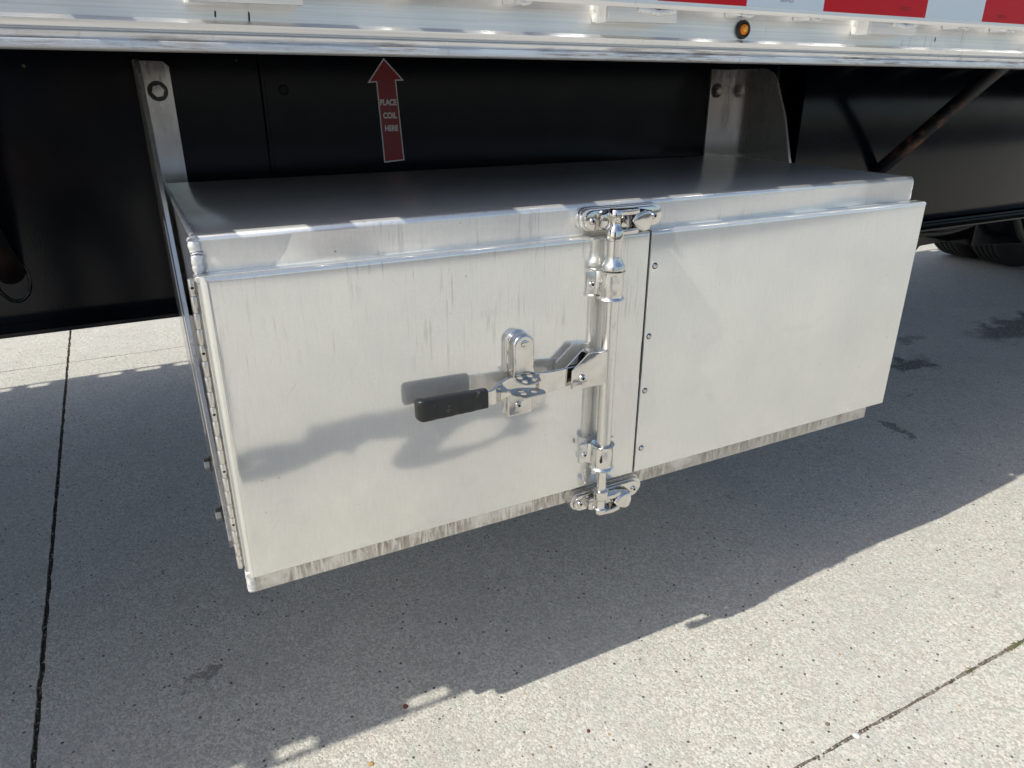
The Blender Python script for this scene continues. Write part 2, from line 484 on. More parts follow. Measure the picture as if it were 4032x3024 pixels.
class MB:
    """collects geometry in door-height units, builds one mesh relative to the root of its thing"""
    def __init__(self):
        self.bm = bmesh.new()
    def v(self, p):
        return self.bm.verts.new(P(*p))
    def face(self, vs):
        try:
            return self.bm.faces.new(vs)
        except ValueError:
            return None
    def box(self, x0, x1, y0, y1, z0, z1, bevel=0.0, seg=2):
        b = bmesh.new()
        bmesh.ops.create_cube(b, size=1.0)
        for q in b.verts:
            q.co = P((x0+x1)/2+q.co.x*(x1-x0), (y0+y1)/2+q.co.y*(y1-y0), (z0+z1)/2+q.co.z*(z1-z0))
        if bevel > 0:
            bmesh.ops.bevel(b, geom=list(b.edges), offset=bevel*S, segments=seg, profile=0.5, affect='EDGES')
        self.merge(b)
        return self
    def merge(self, b, mat=None):
        if mat is not None:
            bmesh.ops.transform(b, matrix=mat, verts=b.verts)
        me = bpy.data.meshes.new('tmp')
        b.to_mesh(me)
        b.free()
        self.bm.from_mesh(me)
        bpy.data.meshes.remove(me)
    def prism(self, pts, a, b, axis='y', bevel=0.0, seg=2):
        """closed polygon given in the two other axes, extruded from a to b along axis"""
        def mk(u, w, t):
            if axis == 'y': return P(u, t, w)
            if axis == 'x': return P(t, u, w)
            return P(u, w, t)
        q = bmesh.new()
        A = [q.verts.new(mk(u, w, a)) for u, w in pts]
        B = [q.verts.new(mk(u, w, b)) for u, w in pts]
        n = len(pts)
        fa = q.faces.new(A)
        fb = q.faces.new(B[::-1])
        for i in range(n):
            q.faces.new((A[i], B[i], B[(i+1) % n], A[(i+1) % n]))
        bmesh.ops.recalc_face_normals(q, faces=q.faces)
        if bevel > 0:
            caps = set(fa.edges) | set(fb.edges)
            bmesh.ops.bevel(q, geom=list(caps), offset=bevel*S, segments=seg, profile=0.5, affect='EDGES')
        bmesh.ops.triangulate(q, faces=[f for f in q.faces if len(f.verts) > 4])
        self.merge(q)
        return self
    def tube(self, path, r, n=14, cap=True, sy=1.0):
        pts = [Vector(p) for p in path]
        rings = []
        up0 = Vector((0, 0, 1))
        for i, p in enumerate(pts):
            d = (pts[min(i+1, len(pts)-1)]-pts[max(i-1, 0)]).normalized()
            ref = up0 if abs(d.z) < 0.9 else Vector((0, 1, 0))
            a = d.cross(ref).normalized()
            b = d.cross(a).normalized()
            rr = r[i] if isinstance(r, (list, tuple)) else r
            rings.append([self.v(p+a*math.cos(2*math.pi*k/n)*rr+b*math.sin(2*math.pi*k/n)*rr*sy) for k in range(n)])
        for i in range(len(rings)-1):
            for k in range(n):
                self.face((rings[i][k], rings[i][(k+1) % n], rings[i+1][(k+1) % n], rings[i+1][k]))
        if cap:
            self.face(rings[0][::-1])
            self.face(rings[-1])
        return self
    def lathe(self, prof, origin, axis='z', n=24, closed=False):
        """profile [(r, t)] around axis through origin"""
        o = Vector(origin)
        rings = []
        for r, t in prof:
            ring = []
            for k in range(n):
                a = 2*math.pi*k/n
                c, s = math.cos(a)*r, math.sin(a)*r
                if axis == 'z': p = o+Vector((c, s, t))
                elif axis == 'y': p = o+Vector((c, t, s))
                else: p = o+Vector((t, c, s))
                ring.append(self.v(p))
            rings.append(ring)
        for i in range(len(rings)-1):
            for k in range(n):
                self.face((rings[i][k], rings[i][(k+1) % n], rings[i+1][(k+1) % n], rings[i+1][k]))
        if closed:
            for k in range(n):
                self.face((rings[-1][k], rings[-1][(k+1) % n], rings[0][(k+1) % n], rings[0][k]))
        else:
            if prof[0][0] > 1e-6: self.face(rings[0][::-1])
            if prof[-1][0] > 1e-6: self.face(rings[-1])
        return self
    def bead(self, path, r, step=0.006, n=9):
        """lumpy weld bead"""
        pts = [Vector(p) for p in path]
        out, rad = [], []
        for a, b in zip(pts, pts[1:]):
            L = (b-a).length
            m = max(2, int(L/step))
            for i in range(m):
                p = a.lerp(b, i/m)
                j = noise.noise_vector(p*40)*r*0.25
                out.append(p+j)
                rad.append(r*(0.90+0.10*abs(math.sin(i*.9))+random.uniform(-.03, .03)))
        out.append(pts[-1]); rad.append(r*.7)
        self.tube([tuple(p) for p in out], rad, n)
        return self
    def build(self, name, mat, parent=None, label=None, sm=40, doubles=True):
        bm = self.bm
        if doubles:
            bmesh.ops.remove_doubles(bm, verts=bm.verts, dist=1e-6)
        bmesh.ops.recalc_face_normals(bm, faces=bm.faces)
        if parent is not None:
            bmesh.ops.translate(bm, verts=bm.verts, vec=-root_of(parent).location)
        me = bpy.data.meshes.new(name)
        bm.to_mesh(me)
        bm.free()
        me.materials.append(mat)
        if sm: smooth(me, sm)
        o = link(name, me, parent)
        if label: o['label'] = label
        return o

def beads(parent, lst, mat=None, name='weld_bead'):
    for args in lst:
        mb = MB(); mb.bead(*args); o = mb.build(name, mat or M['weld'], parent)
    return o

def stadium(cx, cz, hw, hh, n=8):
    """horizontal (or vertical) rounded bar outline"""
    pts = []
    if hw >= hh:
        for i in range(n+1):
            a = -math.pi/2+math.pi*i/n
            pts.append((cx+hw-hh+math.cos(a)*hh, cz+math.sin(a)*hh))
        for i in range(n+1):
            a = math.pi/2+math.pi*i/n
            pts.append((cx-hw+hh+math.cos(a)*hh, cz+math.sin(a)*hh))
    return pts

def rrect(x0, x1, z0, z1, r, n=4):
    pts = []
    for cx, cz, a0 in ((x1-r, z0+r, -90), (x1-r, z1-r, 0), (x0+r, z1-r, 90), (x0+r, z0+r, 180)):
        for i in range(n+1):
            a = math.radians(a0+90*i/n)
            pts.append((cx+math.cos(a)*r, cz+math.sin(a)*r))
    return pts

def holed_plate(name, outline, holes, thick, origin, ux, uy, mat, parent, bevel=0.002):
    """flat plate with real holes; outline and holes in plate units, thickness centred on the plane through origin"""
    cu = bpy.data.curves.new(name, 'CURVE')
    cu.dimensions = '2D'
    cu.fill_mode = 'BOTH'
    cu.extrude = max(1e-5, (thick/2-bevel)*S)
    cu.bevel_depth = bevel*S
    cu.bevel_resolution = 1
    cu.offset = -bevel*S
    for poly in [outline]+holes:
        sp = cu.splines.new('POLY')
        sp.points.add(len(poly)-1)
        for p, (a, b) in zip(sp.points, poly):
            p.co = (a*S, b*S, 0, 1)
        sp.use_cyclic_u = True
    tmp = bpy.data.objects.new('tmp', cu)
    col.objects.link(tmp)
    dg = bpy.context.evaluated_depsgraph_get()
    me = bpy.data.meshes.new_from_object(tmp.evaluated_get(dg))
    bpy.data.objects.remove(tmp)
    X = Vector(ux).normalized(); Y = Vector(uy).normalized(); Z = X.cross(Y)
    O = P(*origin) - root_of(parent).location
    mt = Matrix(((X.x, Y.x, Z.x, O.x), (X.y, Y.y, Z.y, O.y), (X.z, Y.z, Z.z, O.z), (0, 0, 0, 1)))
    me.transform(mt)
    me.materials.clear()
    me.materials.append(mat)
    smooth(me, 35)
    return link(name, me, parent)

def text_mesh(name, body, size, mat, parent, x, y, z, depth=0.0008, bold=0.0, sx=1.0):
    cu = bpy.data.curves.new(name, 'FONT')
    cu.body = body
    cu.size = size*S
    cu.align_x = 'CENTER'
    cu.align_y = 'CENTER'
    cu.extrude = depth*S
    cu.offset = bold*S
    tmp = bpy.data.objects.new('tmp', cu)
    col.objects.link(tmp)
    dg = bpy.context.evaluated_depsgraph_get()
    me = bpy.data.meshes.new_from_object(tmp.evaluated_get(dg))
    bpy.data.objects.remove(tmp)
    me.transform(Matrix.Translation(P(x, y, z)-root_of(parent).location) @ Matrix.Rotation(math.pi/2, 4, 'X') @ Matrix.Diagonal((sx, 1, 1, 1)))
    me.materials.clear()
    me.materials.append(mat)
    return link(name, me, parent)

def hexagon(cx, cz, r, a0=0):
    return [(cx+math.cos(math.radians(a0+60*i))*r, cz+math.sin(math.radians(a0+60*i))*r) for i in range(6)]

def button_screw(parent, x, y, z, r=0.0125, name='screw', rim=False):
    """button head socket screw pointing to -y"""
    mb = MB()
    mb.lathe([(0, -r*.28), (r*.36, -r*.28), (r*.40, -r*.70), (r*.62, -r*.64), (r*.85, -r*.42), (r*.98, -r*.14), (r, 0)], (x, y, z), 'y', 18)
    o = mb.build(name, M['polished'], parent)
    h = MB()
    h.prism(hexagon(x, z, r*.36, random.uniform(0, 60)), y-r*.29, y-r*.34)
    o2 = h.build('socket', M['darkhole'], parent if parent.parent is not None else o, sm=0)
    return o

# ================================================================== THE SETTING: ground slabs
ground_me = bpy.data.meshes.new('ground')
g = bmesh.new()
bmesh.ops.create_grid(g, x_segments=2, y_segments=2, size=400)
bmesh.ops.translate(g, verts=g.verts, vec=(0, 0, -0.010))
g.to_mesh(ground_me); g.free()
ground_me.materials.append(M['dirt'])
ground = link('ground', ground_me)
tag(ground, kind='structure')

def joint_x(y):           # the long joint on the left runs slightly askew
    return -0.855-0.019*(y-0.5)
def edge_noise(x, y, amp):
    return amp*noise.noise(Vector((x*9, y*9, 3)))+amp*.7*noise.noise(Vector((x*47, y*47, 9)))+amp*.4*noise.noise(Vector((x*140, y*140, 5)))
ys = [-15.0, -7.3, -0.80, 5.675, 12.15, 18.6, 25.1, 31.6]
xs_off = [-20.9, -13.95, -6.98, 0.0, 6.96, 13.9, 20.9, 27.8]
def slab(x0o, x1o, y0, y1, gx0, gx1, gy0, gy1, hero):
    q = bmesh.new()
    n = 260 if hero else 4
    top = []
    def lx(o, y): return joint_x(y)+o
    amp = 0.0065 if hero else 0
    for i in range(n):
        y = y0+gy0+(y1-y0-gy0-gy1)*i/n
        top.append((lx(x0o, y)+gx0+edge_noise(x0o+5, y, amp), y))
    for i in range(n):
        x = lx(x0o, y1)+gx0+(lx(x1o, y1)-lx(x0o, y1)-gx0-gx1)*i/n
        top.append((x, y1-gy1+edge_noise(x, y1, amp)))
    for i in range(n):
        y = y1-gy1-(y1-y0-gy0-gy1)*i/n
        top.append((lx(x1o, y)-gx1+edge_noise(x1o, y, amp), y))
    for i in range(n):
        x = lx(x1o, y0)-gx1-(lx(x1o, y0)-lx(x0o, y0)-gx0-gx1)*i/n
        top.append((x, y0+gy0+edge_noise(x, y0+7, amp)))
    A = [q.verts.new((x*S, y*S, 0.0)) for x, y in top]
    cx = sum(a[0] for a in top)/len(top); cy = sum(a[1] for a in top)/len(top)
    B = [q.verts.new((x*S, y*S, -0.03)) for x, y in top]
    q.faces.new(A)
    m = len(A)
    for i in range(m):
        q.faces.new((A[i], A[(i+1) % m], B[(i+1) % m], B[i]))
    bmesh.ops.recalc_face_normals(q, faces=q.faces)
    bmesh.ops.triangulate(q, faces=q.faces)
    me = bpy.data.meshes.new('concrete_slab')
    q.to_mesh(me); q.free()
    me.materials.append(M['concrete'])
    return link('concrete_slab', me, ground)
for i in range(len(xs_off)-1):
    for j in range(len(ys)-1):
        hero = i in (2, 3) and j in (1, 2, 3) or (i == 4 and j == 2)
        wide = 0.012
        gx0 = {2: .012, 3: .011, 4: .004}.get(i, .008)
        gx1 = {1: .010, 2: .011, 3: .004}.get(i, .008)
        gy0 = {2: .0075, 3: .005}.get(j, .008)
        gy1 = {1: .0075, 2: .005}.get(j, .008)
        slab(xs_off[i], xs_off[i+1], ys[j], ys[j+1], gx0, gx1, gy0, gy1, hero)
# far ground beyond the slabs
mb = MB()
X0, X1, Y0, Y1 = -700, 700, -700, 700
a, b, c_, d_ = joint_x(0)-20.7, joint_x(0)+27.6, -14.9, 31.5
for (x0, x1, y0, y1) in ((X0, a, c_, Y1), (b, X1, c_, Y1), (a, b, d_, Y1)):
    mb.face([mb.v((x0, y0, -1.008)), mb.v((x1, y0, -1.008)), mb.v((x1, y1, -1.008)), mb.v((x0, y1, -1.008))])
tag(mb.build('pavement', M['concrete'], sm=0, doubles=False), kind='structure')
mb = MB()
mb.face([mb.v((X0, Y0, -1.008)), mb.v((X1, Y0, -1.008)), mb.v((X1, c_-.01, -1.008)), mb.v((X0, c_-.01, -1.008))])
tag(mb.build('road', M['asphalt'], sm=0, doubles=False), kind='structure')

# small stones and grit lying in the joints (uncountable)
def grit(name, spots, mats, seed):
    rnd = random.Random(seed)
    q = bmesh.new()
    for (x, y, z, r) in spots:
        m = Matrix.Translation((x*S, y*S, z*S)) @ Matrix.Rotation(rnd.uniform(0, 6), 4, 'Z') @ Matrix.Rotation(rnd.uniform(0, 1), 4, 'X') @ Matrix.Diagonal((r*S*rnd.uniform(.8, 1.6), r*S, r*S*rnd.uniform(.5, .8), 1))
        res = bmesh.ops.create_icosphere(q, subdivisions=1, radius=1.0, matrix=m)
        k = rnd.randrange(len(mats))
        fs = set(f for v in res['verts'] for f in v.link_faces)
        for f in fs: f.material_index = k
        for v in res['verts']: v.co += Vector((rnd.uniform(-1, 1), rnd.uniform(-1, 1), rnd.uniform(-1, 1)))*r*S*.15
    me = bpy.data.meshes.new(name)
    q.to_mesh(me); q.free()
    for m_ in mats: me.materials.append(m_)
    return link(name, me)
rn = random.Random(3)
spots = []
for i in range(900):
    y = rn.uniform(-2.5, 7.5)
    spots.append((joint_x(y)+rn.gauss(0, .006), y, rn.uniform(-.016, -.004), rn.uniform(.0022, .006)))
for i in range(2600):
    x = rn.uniform(-.8, 4.6)
    if noise.noise(Vector((x*5, 2, 7))) < -.28: continue
    spots.append((x, -.80+rn.gauss(0, .005), rn.uniform(-.012, .001), rn.choice((.0018, .0026, .0034, .0052))))
for i in range(300):
    x = rn.uniform(-3.5, 4.5)
    spots.append((x, 5.675+rn.gauss(0, .003), rn.uniform(-.010, -.002), rn.uniform(.002, .004)))
jg = grit('joint_grit', spots, [M['dirt'], M['stone2'], M['stone'], M['dirt'], M['dirt']], 5)
tag(jg, 'loose grit and small gravel packed in the joints between the concrete slabs', 'gravel', kind='stuff')
spots = []
for i in range(260):
    t_ = rn.gauss(0, 1)
    spots.append((3.266+t_*.03, -.80+rn.gauss(0, .006), rn.uniform(-.003, .004), rn.uniform(.002, .0045)))
for i in range(60):
    spots.append((2.93+rn.gauss(0, .012), -.80+rn.gauss(0, .008), rn.uniform(-.003, .006), rn.uniform(.0015, .0035)))
ms = grit('moss', spots, [M['moss'], M['stone2']], 8)
tag(ms, 'green moss growing in the joint at the lower right of the concrete', 'moss', kind='stuff')

# crumbling filler standing in the joints
def filler(path, w, z0, amp):
    q = bmesh.new()
    prev = None
    for i, (x, y) in enumerate(path):
        nx, ny = path[min(i+1, len(path)-1)][0]-path[max(i-1, 0)][0], path[min(i+1, len(path)-1)][1]-path[max(i-1, 0)][1]
        L_ = math.hypot(nx, ny); nx, ny = -ny/L_, nx/L_
        h = z0+amp*noise.noise(Vector((x*13, y*13, 1)))+amp*.5*noise.noise(Vector((x*60, y*60, 4)))
        row = [q.verts.new(((x+nx*w*k)*S, (y+ny*w*k)*S, (h+(.0012*noise.noise(Vector((x*80, y*80, k*3)))) if abs(k) < .9 else h-.004)*S)) for k in (-1, -.45, .1, .5, 1)]
        if prev:
            for a_, b_, c2, d2 in zip(prev, prev[1:], row[1:], row): q.faces.new((a_, b_, c2, d2))
        prev = row
    me = bpy.data.meshes.new('joint_filler'); q.to_mesh(me); q.free(); me.materials.append(M['mortar'])
    return link('joint_filler', me, ground)
filler([(-.8+i*.012, -.80) for i in range(560)], .013, -.0075, .010)
filler([(-3.5+i*.03, 5.675) for i in range(320)], .009, -.005, .006)
filler([(joint_x(-.7+i*.03)+6.96, -.7+i*.03) for i in range(210)], .008, -.008, .006)

def pebble(x, y, r, mat, label, flat=.5):
    q = bmesh.new()
    bmesh.ops.create_icosphere(q, subdivisions=2, radius=r*S)
    for v in q.verts:
        v.co += noise.noise_vector(v.co*300+Vector((x, y, 0)))*r*S*.35
        v.co.z *= flat
        v.co.x *= 1.25
    me = bpy.data.meshes.new('pebble')
    q.to_mesh(me); q.free()
    me.materials.append(mat)
    smooth(me, 60)
    o = link('pebble', me, None, (x*S, y*S, r*S*flat*.55), (0, 0, random.uniform(0, 3)))
    return tag(o, label, 'pebble', 'loose pebbles on the concrete')
pebble(.549, .195, .011, M['redstone'], 'dark red pebble at the edge of the trailer shadow beside a patch of light')
pebble(1.183, -.276, .0075, M['redstone'], 'small dull red pebble on the sunlit concrete in front of the box')
pebble(.333, -.013, .010, M['ochre'], 'ochre pebble on sunlit concrete near the bottom edge of the photo', .3)
pebble(2.098, -.71, .0085, M['stone2'], 'brown pebble on sunlit concrete just behind the lower right joint')
pebble(2.156, -.806, .013, M['whitestone'], 'pale flat stone chip lying across the lower right joint', .4)
pebble(1.95, -.806, .009, M['stone'], 'round white pebble stuck in the lower right joint near the photo edge', .8)
pebble(2.80, -.52, .006, M['whitestone'], 'tiny whitish pebble on the sunlit concrete above the lower right joint')

# ================================================================== THE TRAILER
trailer = empty('flatbed_trailer', P(0, 2.5, -1), 'long flatbed trailer with bare aluminium side rail above a black steel chassis', 'trailer')
XA, XB = -13.0, 15.5
prof = [(.076, 1.900), (.076, 1.637), (.071, 1.634), (.063, 1.630), (.0595, 1.627), (.0600, 1.6235), (.069, 1.6105), (.078, 1.6090), (.078, 1.6065),
        (.069, 1.6045), (.0635, 1.6020), (.0635, 1.5985), (.0690, 1.5870), (.0700, 1.5855), (.0600, 1.5842), (.0560, 1.5820), (.0552, 1.5790), (.0560, 1.5660), (.060, 1.5630), (.16, 1.5630), (.16, 1.575), (.100, 1.575), (.100, 1.900)]
def side_rail(flip):
    f = (lambda y: 4.99-y) if flip else (lambda y: y)
    mb = MB()
    mb.prism([(f(y), z) for y, z in prof], XA, XB, 'x')
    rl = mb.build('side_rail', M['rail'], trailer, sm=28)
    mb = MB()
    y0, y1 = sorted((f(-.030), f(-.012)))
    mb.prism([(y0+.006, 1.711), (y1-.006, 1.711), (y1, 1.718), (y1, 1.880), (y1-.006, 1.886), (y0+.006, 1.886), (y0, 1.878), (y0, 1.722)] if not flip else
             [(y0+.006, 1.711), (y1-.006, 1.711), (y1, 1.722), (y1, 1.878), (y1-.006, 1.886), (y0+.006, 1.886), (y0, 1.880), (y0, 1.718)], XA, XB, 'x')
    rb = mb.build('rub_rail', M['rail'], trailer, sm=28)
    return rl, rb
near_rail, near_rub = side_rail(False)
far_rail, far_rub = side_rail(True)
# stake pockets and spools between side rail and rub rail, near and far
PER = 1.205
def pocket_mesh():
    mb = MB()
    pts = [(0, 1.668), (.27, 1.672), (.272, 1.78), (.20, 1.884), (.0, 1.884)]
    mb.prism(pts, -.0115, .0755, 'y', bevel=.004, seg=2)
    return mb
first_p = pocket_mesh().build('stake_pocket', M['rail'], trailer)
beads(first_p, [([(.002, .066, 1.672), (-.002, .070, 1.70), (-.003, .072, 1.80)], .009), ([(.11, -.011, 1.710), (.19, -.013, 1.699), (.262, -.011, 1.710)], .011)])
def spool_mesh():
    mb = MB()
    mb.box(.0, .05, -.0113, .0752, 1.706, 1.80, .006)
    return mb
first_s = spool_mesh().build('spool', M['rail'], trailer)
sw = MB()
sw.bead([(.0, -.011, 1.711), (.025, -.013, 1.705), (.052, -.011, 1.711)], .008)
first_sw = sw.build('weld_bead', M['weld'], first_s)
def copy_at(o, dx, dy, flip=False):
    c = o.copy(); col.objects.link(c)
    c.location = Vector((dx*S, dy*S, 0))
    if flip: c.scale = (1, -1, 1)
    for ch in o.children:
        k = ch.copy(); col.objects.link(k); k.parent = c
    return c
used_p = used_s = False
for side in (0, 1):
    for k in range(-10, 13):
        x = 0.088+PER*k
        for kind_, xo in (('p', 0.0), ('s', .548), ('s', .880)):
            src = first_p if kind_ == 'p' else first_s
            # mesh coordinates are relative to the trailer's root (y=2.5 is its middle line)
            if side == 0:
                if k == -10 and kind_ == 'p': src.location = (x*S, 0, 0); continue
                if k == -10 and xo == .548: src.location = ((x+xo)*S, 0, 0); continue
                copy_at(src, x+xo, 0)
            else:
                copy_at(src, x+xo-.035, -.01, True)
# deck and cross members
mb = MB(); mb.box(XA, XB, .077, 4.913, 1.902, 1.96)
mb.build('deck', M['deck'], trailer, sm=0)
cm = MB()
cm.box(-.03, .03, .101, 4.889, 1.86, 1.8985); cm.box(-.006, .006, .101, 4.889, 1.70, 1.86); cm.box(-.03, .03, .101, 4.889, 1.686, 1.70)
first = cm.build('cross_member', M['black'], trailer, sm=0)
first.location = ((XA+.4)*S, 0, 0)
for k in range(1, 46):
    x = XA+.4+k*.62
    if x > XB-.3: break
    c = first.copy(); col.objects.link(c); c.location = (x*S, 0, 0)
# main beams
def beam(y, sgn, detail):
    mb = MB()
    mb.box(XA, XB, min(y, y+sgn*.03), max(y, y+sgn*.03), .585, 1.68)
    w = mb.build('beam_web', M['black'], trailer, sm=0)
    mb = MB()
    mb.box(XA, XB, y-.14 if sgn > 0 else y-.17, y+.17 if sgn > 0 else y+.14, .564, .584, .003, 1)
    mb.build('beam_flange', M['black'], trailer, sm=30)
    mb = MB()
    mb.box(XA, XB, y-.10, y+.13, 1.6805, 1.6845)
    mb.build('beam_top_flange', M['black'], trailer, sm=0)
    return w
web = beam(1.340, 1, True)
beam(3.66, -1, False)
mb = MB(); mb.box(.452, .468, 1.318, 1.3395, .586, 1.678, .002, 1)
mb.build('web_stiffener', M['black'], trailer)
mb = MB(); mb.box(3.30, 3.325, 1.20, 1.3395, .586, 1.678)
ws_ = mb.build('web_stiffener', M['black'], trailer)
beads(ws_, [([(3.328, 1.333, .65), (3.328, 1.333, 1.67)], .009, .012)], M['black'])
mb = MB(); mb.box(-1.32, -1.30, 1.30, 1.3395, .586, 1.678)
mb.build('web_stiffener', M['black'], trailer)
mb = MB(); mb.box(3.54, 9.2, 1.19, 1.2105, .600, 1.68, .004, 2)
mb.build('gusset_plate', M['black'], trailer, 'large flat black plate to the right of the box')
mb = MB(); mb.box(3.56, 9.2, 1.06, 1.24, .548, .5635, .003, 1)
mb.build('plate_flange', M['black'], trailer)
mb = MB(); mb.lathe([(0, -.001), (.016, -.001), (.018, -.003), (.021, -.001), (.022, .0)], (.547, 1.339, 1.467), 'y', 18)
mb.build('bolt_hole', M['darkhole'], trailer)
# braces between rail and beam
mb = MB(); mb.tube([(4.205, .22, 1.83), (4.222, .50, 1.572), (4.30, 1.195, .945)], .043, 20)
mb.build('brace_tube', M['strut'], trailer, 'round diagonal brace with a rust patch')
mb = MB(); mb.tube([(-.66, .20, 1.76), (-.60, 1.335, .79)], .050, 20)
lb = mb.build('brace_tube', M['tube_rust'], trailer, 'dark rusty brace tube at the left edge of the photo')
mb = MB()
ring = []
for i in range(33):
    a = 2*math.pi*i/32
    ring.append((-.60+math.cos(a)*.058, 1.335, .765+math.sin(a)*.092))
mb.bead(ring, .007, .007, 7)
mb.build('weld_bead', M['black'], lb)
# hoses behind, below the beam
def arc(pts, n=24):
    out = []
    m = len(pts)-1
    for i in range(m):
        p0 = Vector(pts[max(i-1, 0)]); p1 = Vector(pts[i]); p2 = Vector(pts[i+1]); p3 = Vector(pts[min(i+2, m)])
        for k in range(n//m+1):
            t = k/(n//m+1)
            out.append(tuple(0.5*((2*p1)+(-p0+p2)*t+(2*p0-5*p1+4*p2-p3)*t*t+(-p0+3*p1-3*p2+p3)*t**3)))
    out.append(tuple(pts[-1]))
    return out
mb = MB(); mb.tube(arc([(5.2, 2.0, .50), (5.7, 2.0, .36), (6.2, 2.0, .30), (6.69, 2.0, .28), (7.15, 2.0, .40), (7.5, 2.0, .60)]), .022, 10)
mb.build('air_hose', M['hose'], trailer)
mb = MB(); mb.tube(arc([(5.1, 2.03, .44), (5.7, 2.03, .30), (6.2, 2.03, .245), (6.7, 2.03, .235), (7.2, 2.03, .34), (7.6, 2.03, .60)]), .024, 10)
mb.build('air_hose', M['hose'], trailer)
mb = MB(); mb.tube(arc([(7.55, 2.0, .60), (7.58, 2.0, .40), (7.68, 2.0, .22), (7.9, 2.0, .05), (8.3, 2.0, .0)]), .035, 10)
mb.build('air_hose', M['hose'], trailer)
# landing leg foot brace seen past the panel's edge
mb = MB(); mb.prism([(6.93, -.015), (6.81, -.13), (6.66, -.30), (6.31, -.72), (5.9, -.72), (5.9, .56), (7.5, .56), (7.4, .0)], 2.47, 2.53, 'y', .006, 1)
mb.build('landing_leg', M['black'], trailer, 'black landing leg half hidden behind the right end of the box')
mb = MB(); mb.prism([(7.35, .0), (8.2, -.06), (10.5, -.12), (13.2, -.02), (13.2, .56), (7.35, .56)], 2.2, 2.6, 'y', .01, 1)
mb.build('suspension_frame', M['black'], trailer)
# wheels
def make_wheel():
    mb = MB()
    r, w = 1.0, .27
    pr = [(.56, -w*.92), (.62, -w), (.80, -w*1.02), (.93, -w*.92), (.975, -w*.80)]
    for i in range(5):
        t0 = -w*.74+i*w*1.48/5
        pr += [(1.0, t0+.012), (1.0, t0+w*1.48/5-.024), (.975, t0+w*1.48/5-.018), (.975, t0+w*1.48/5-.004)]
    pr += [(.975, w*.80), (.93, w*.92), (.80, w*1.02), (.62, w), (.56, w*.92)]
    mb.lathe(pr, (0, 0, 0), 'y', 64, closed=True)
    return mb
wl = empty('wheel', (0, 0, 0)); col.objects.unlink(wl); bpy.data.objects.remove(wl)
def wheel_part(x, y, tyre_me=None, rim_me=None):
    if tyre_me is None:
        mb = make_wheel()
        t = mb.build('wheel', M['tyre'], trailer, sm=25)
        mb = MB(); mb.lathe([(0, -.05), (.25, -.08), (.42, -.02), (.55, -.20), (.56, -.24), (.565, .24), (.55, .2), (.25, .08), (0, .05)], (0, 0, 0), 'y', 40)
        r_ = mb.build('rim', M['rim'], t)
    else:
        t = link('wheel', tyre_me, trailer)
        r_ = link('rim', rim_me, t)
    t.location = Vector((x*S, y*S, 0))
    return t, r_
t0, r0 = wheel_part(11.55, .35)
for x in (11.55, 13.95):
    for y in (.35, 1.02, 4.02, 4.66):
        if (x, y) != (11.55, .35):
            wheel_part(x, y, t0.data, r0.data)
for x in (11.55, 13.95):
    mb = MB(); mb.tube([(x, .3, 0), (x, 4.7, 0)], .12, 16)
    mb.build('axle', M['black'], trailer)
# reflective tape on the near rub rail
TAPE = [(.90, 1.461, 'white'), (1.466, 1.837, 'red')]
for (x0, x1, c) in ((1.0, 1.462, 'red'), (1.464, 1.837, 'red'), (1.8385, 2.205, 'white'), (2.2065, 2.774, 'red'), (2.7755, 3.139, 'white'), (3.1405, 3.72, 'red'), (3.7215, 4.09, 'white'), (4.0915, 4.66, 'red')):
    if x0 == 1.0: continue
    mb = MB(); mb.box(x0, x1, -.0316, -.0302, 1.733, 1.866)
    tp = mb.build('reflective_tape', M[c], near_rub, 'red tape block' if c == 'red' else 'white tape block', sm=0)
for (x, z) in ((2.022, 1.759), (2.649, 1.7585), (3.272, 1.756)):
    text_mesh('print', 'DOT-C2', .017, M['ink'], near_rub, x, -.0318, z, .0001)
# amber marker light set in the side rail
mb = MB(); mb.lathe([(.0315, .0), (.0315, -.006), (.029, -.011), (.023, -.012), (.020, -.008), (.019, -.002), (0, -.002)], (1.932, .0758, 1.671), 'y', 28)
lt = mb.build('marker_light', M['grommet'], trailer, 'small round amber marker light in a black grommet')
mb = MB(); mb.lathe([(.0185, -.004), (.0185, -.010), (.016, -.014), (.013, -.0145), (.012, -.0125), (.0, -.0125)], (1.932, .0758, 1.671), 'y', 24)
mb.build('lens', M['amber'], lt)
mb = MB(); mb.lathe([(.0105, -.0122), (.0095, -.0165), (.005, -.019), (0, -.0195)], (1.932, .0758, 1.671), 'y', 16)
mb.build('lens_centre', M['amber2'], lt)
# dents: two short black gouges on the rail face
for x, z, hh in ((.153, 1.651, .0085), (.235, 1.648, .013), (3.02, 1.668, .009)):
    mb = MB(); mb.prism([(x-.0026, z-hh*.8), (x+.0012, z-hh), (x+.0030, z+hh*.5), (x+.0008, z+hh), (x-.0012, z+hh*.6)], .0745, .0754)
    mb.build('gouge', M['darkhole'], near_rail, sm=0)
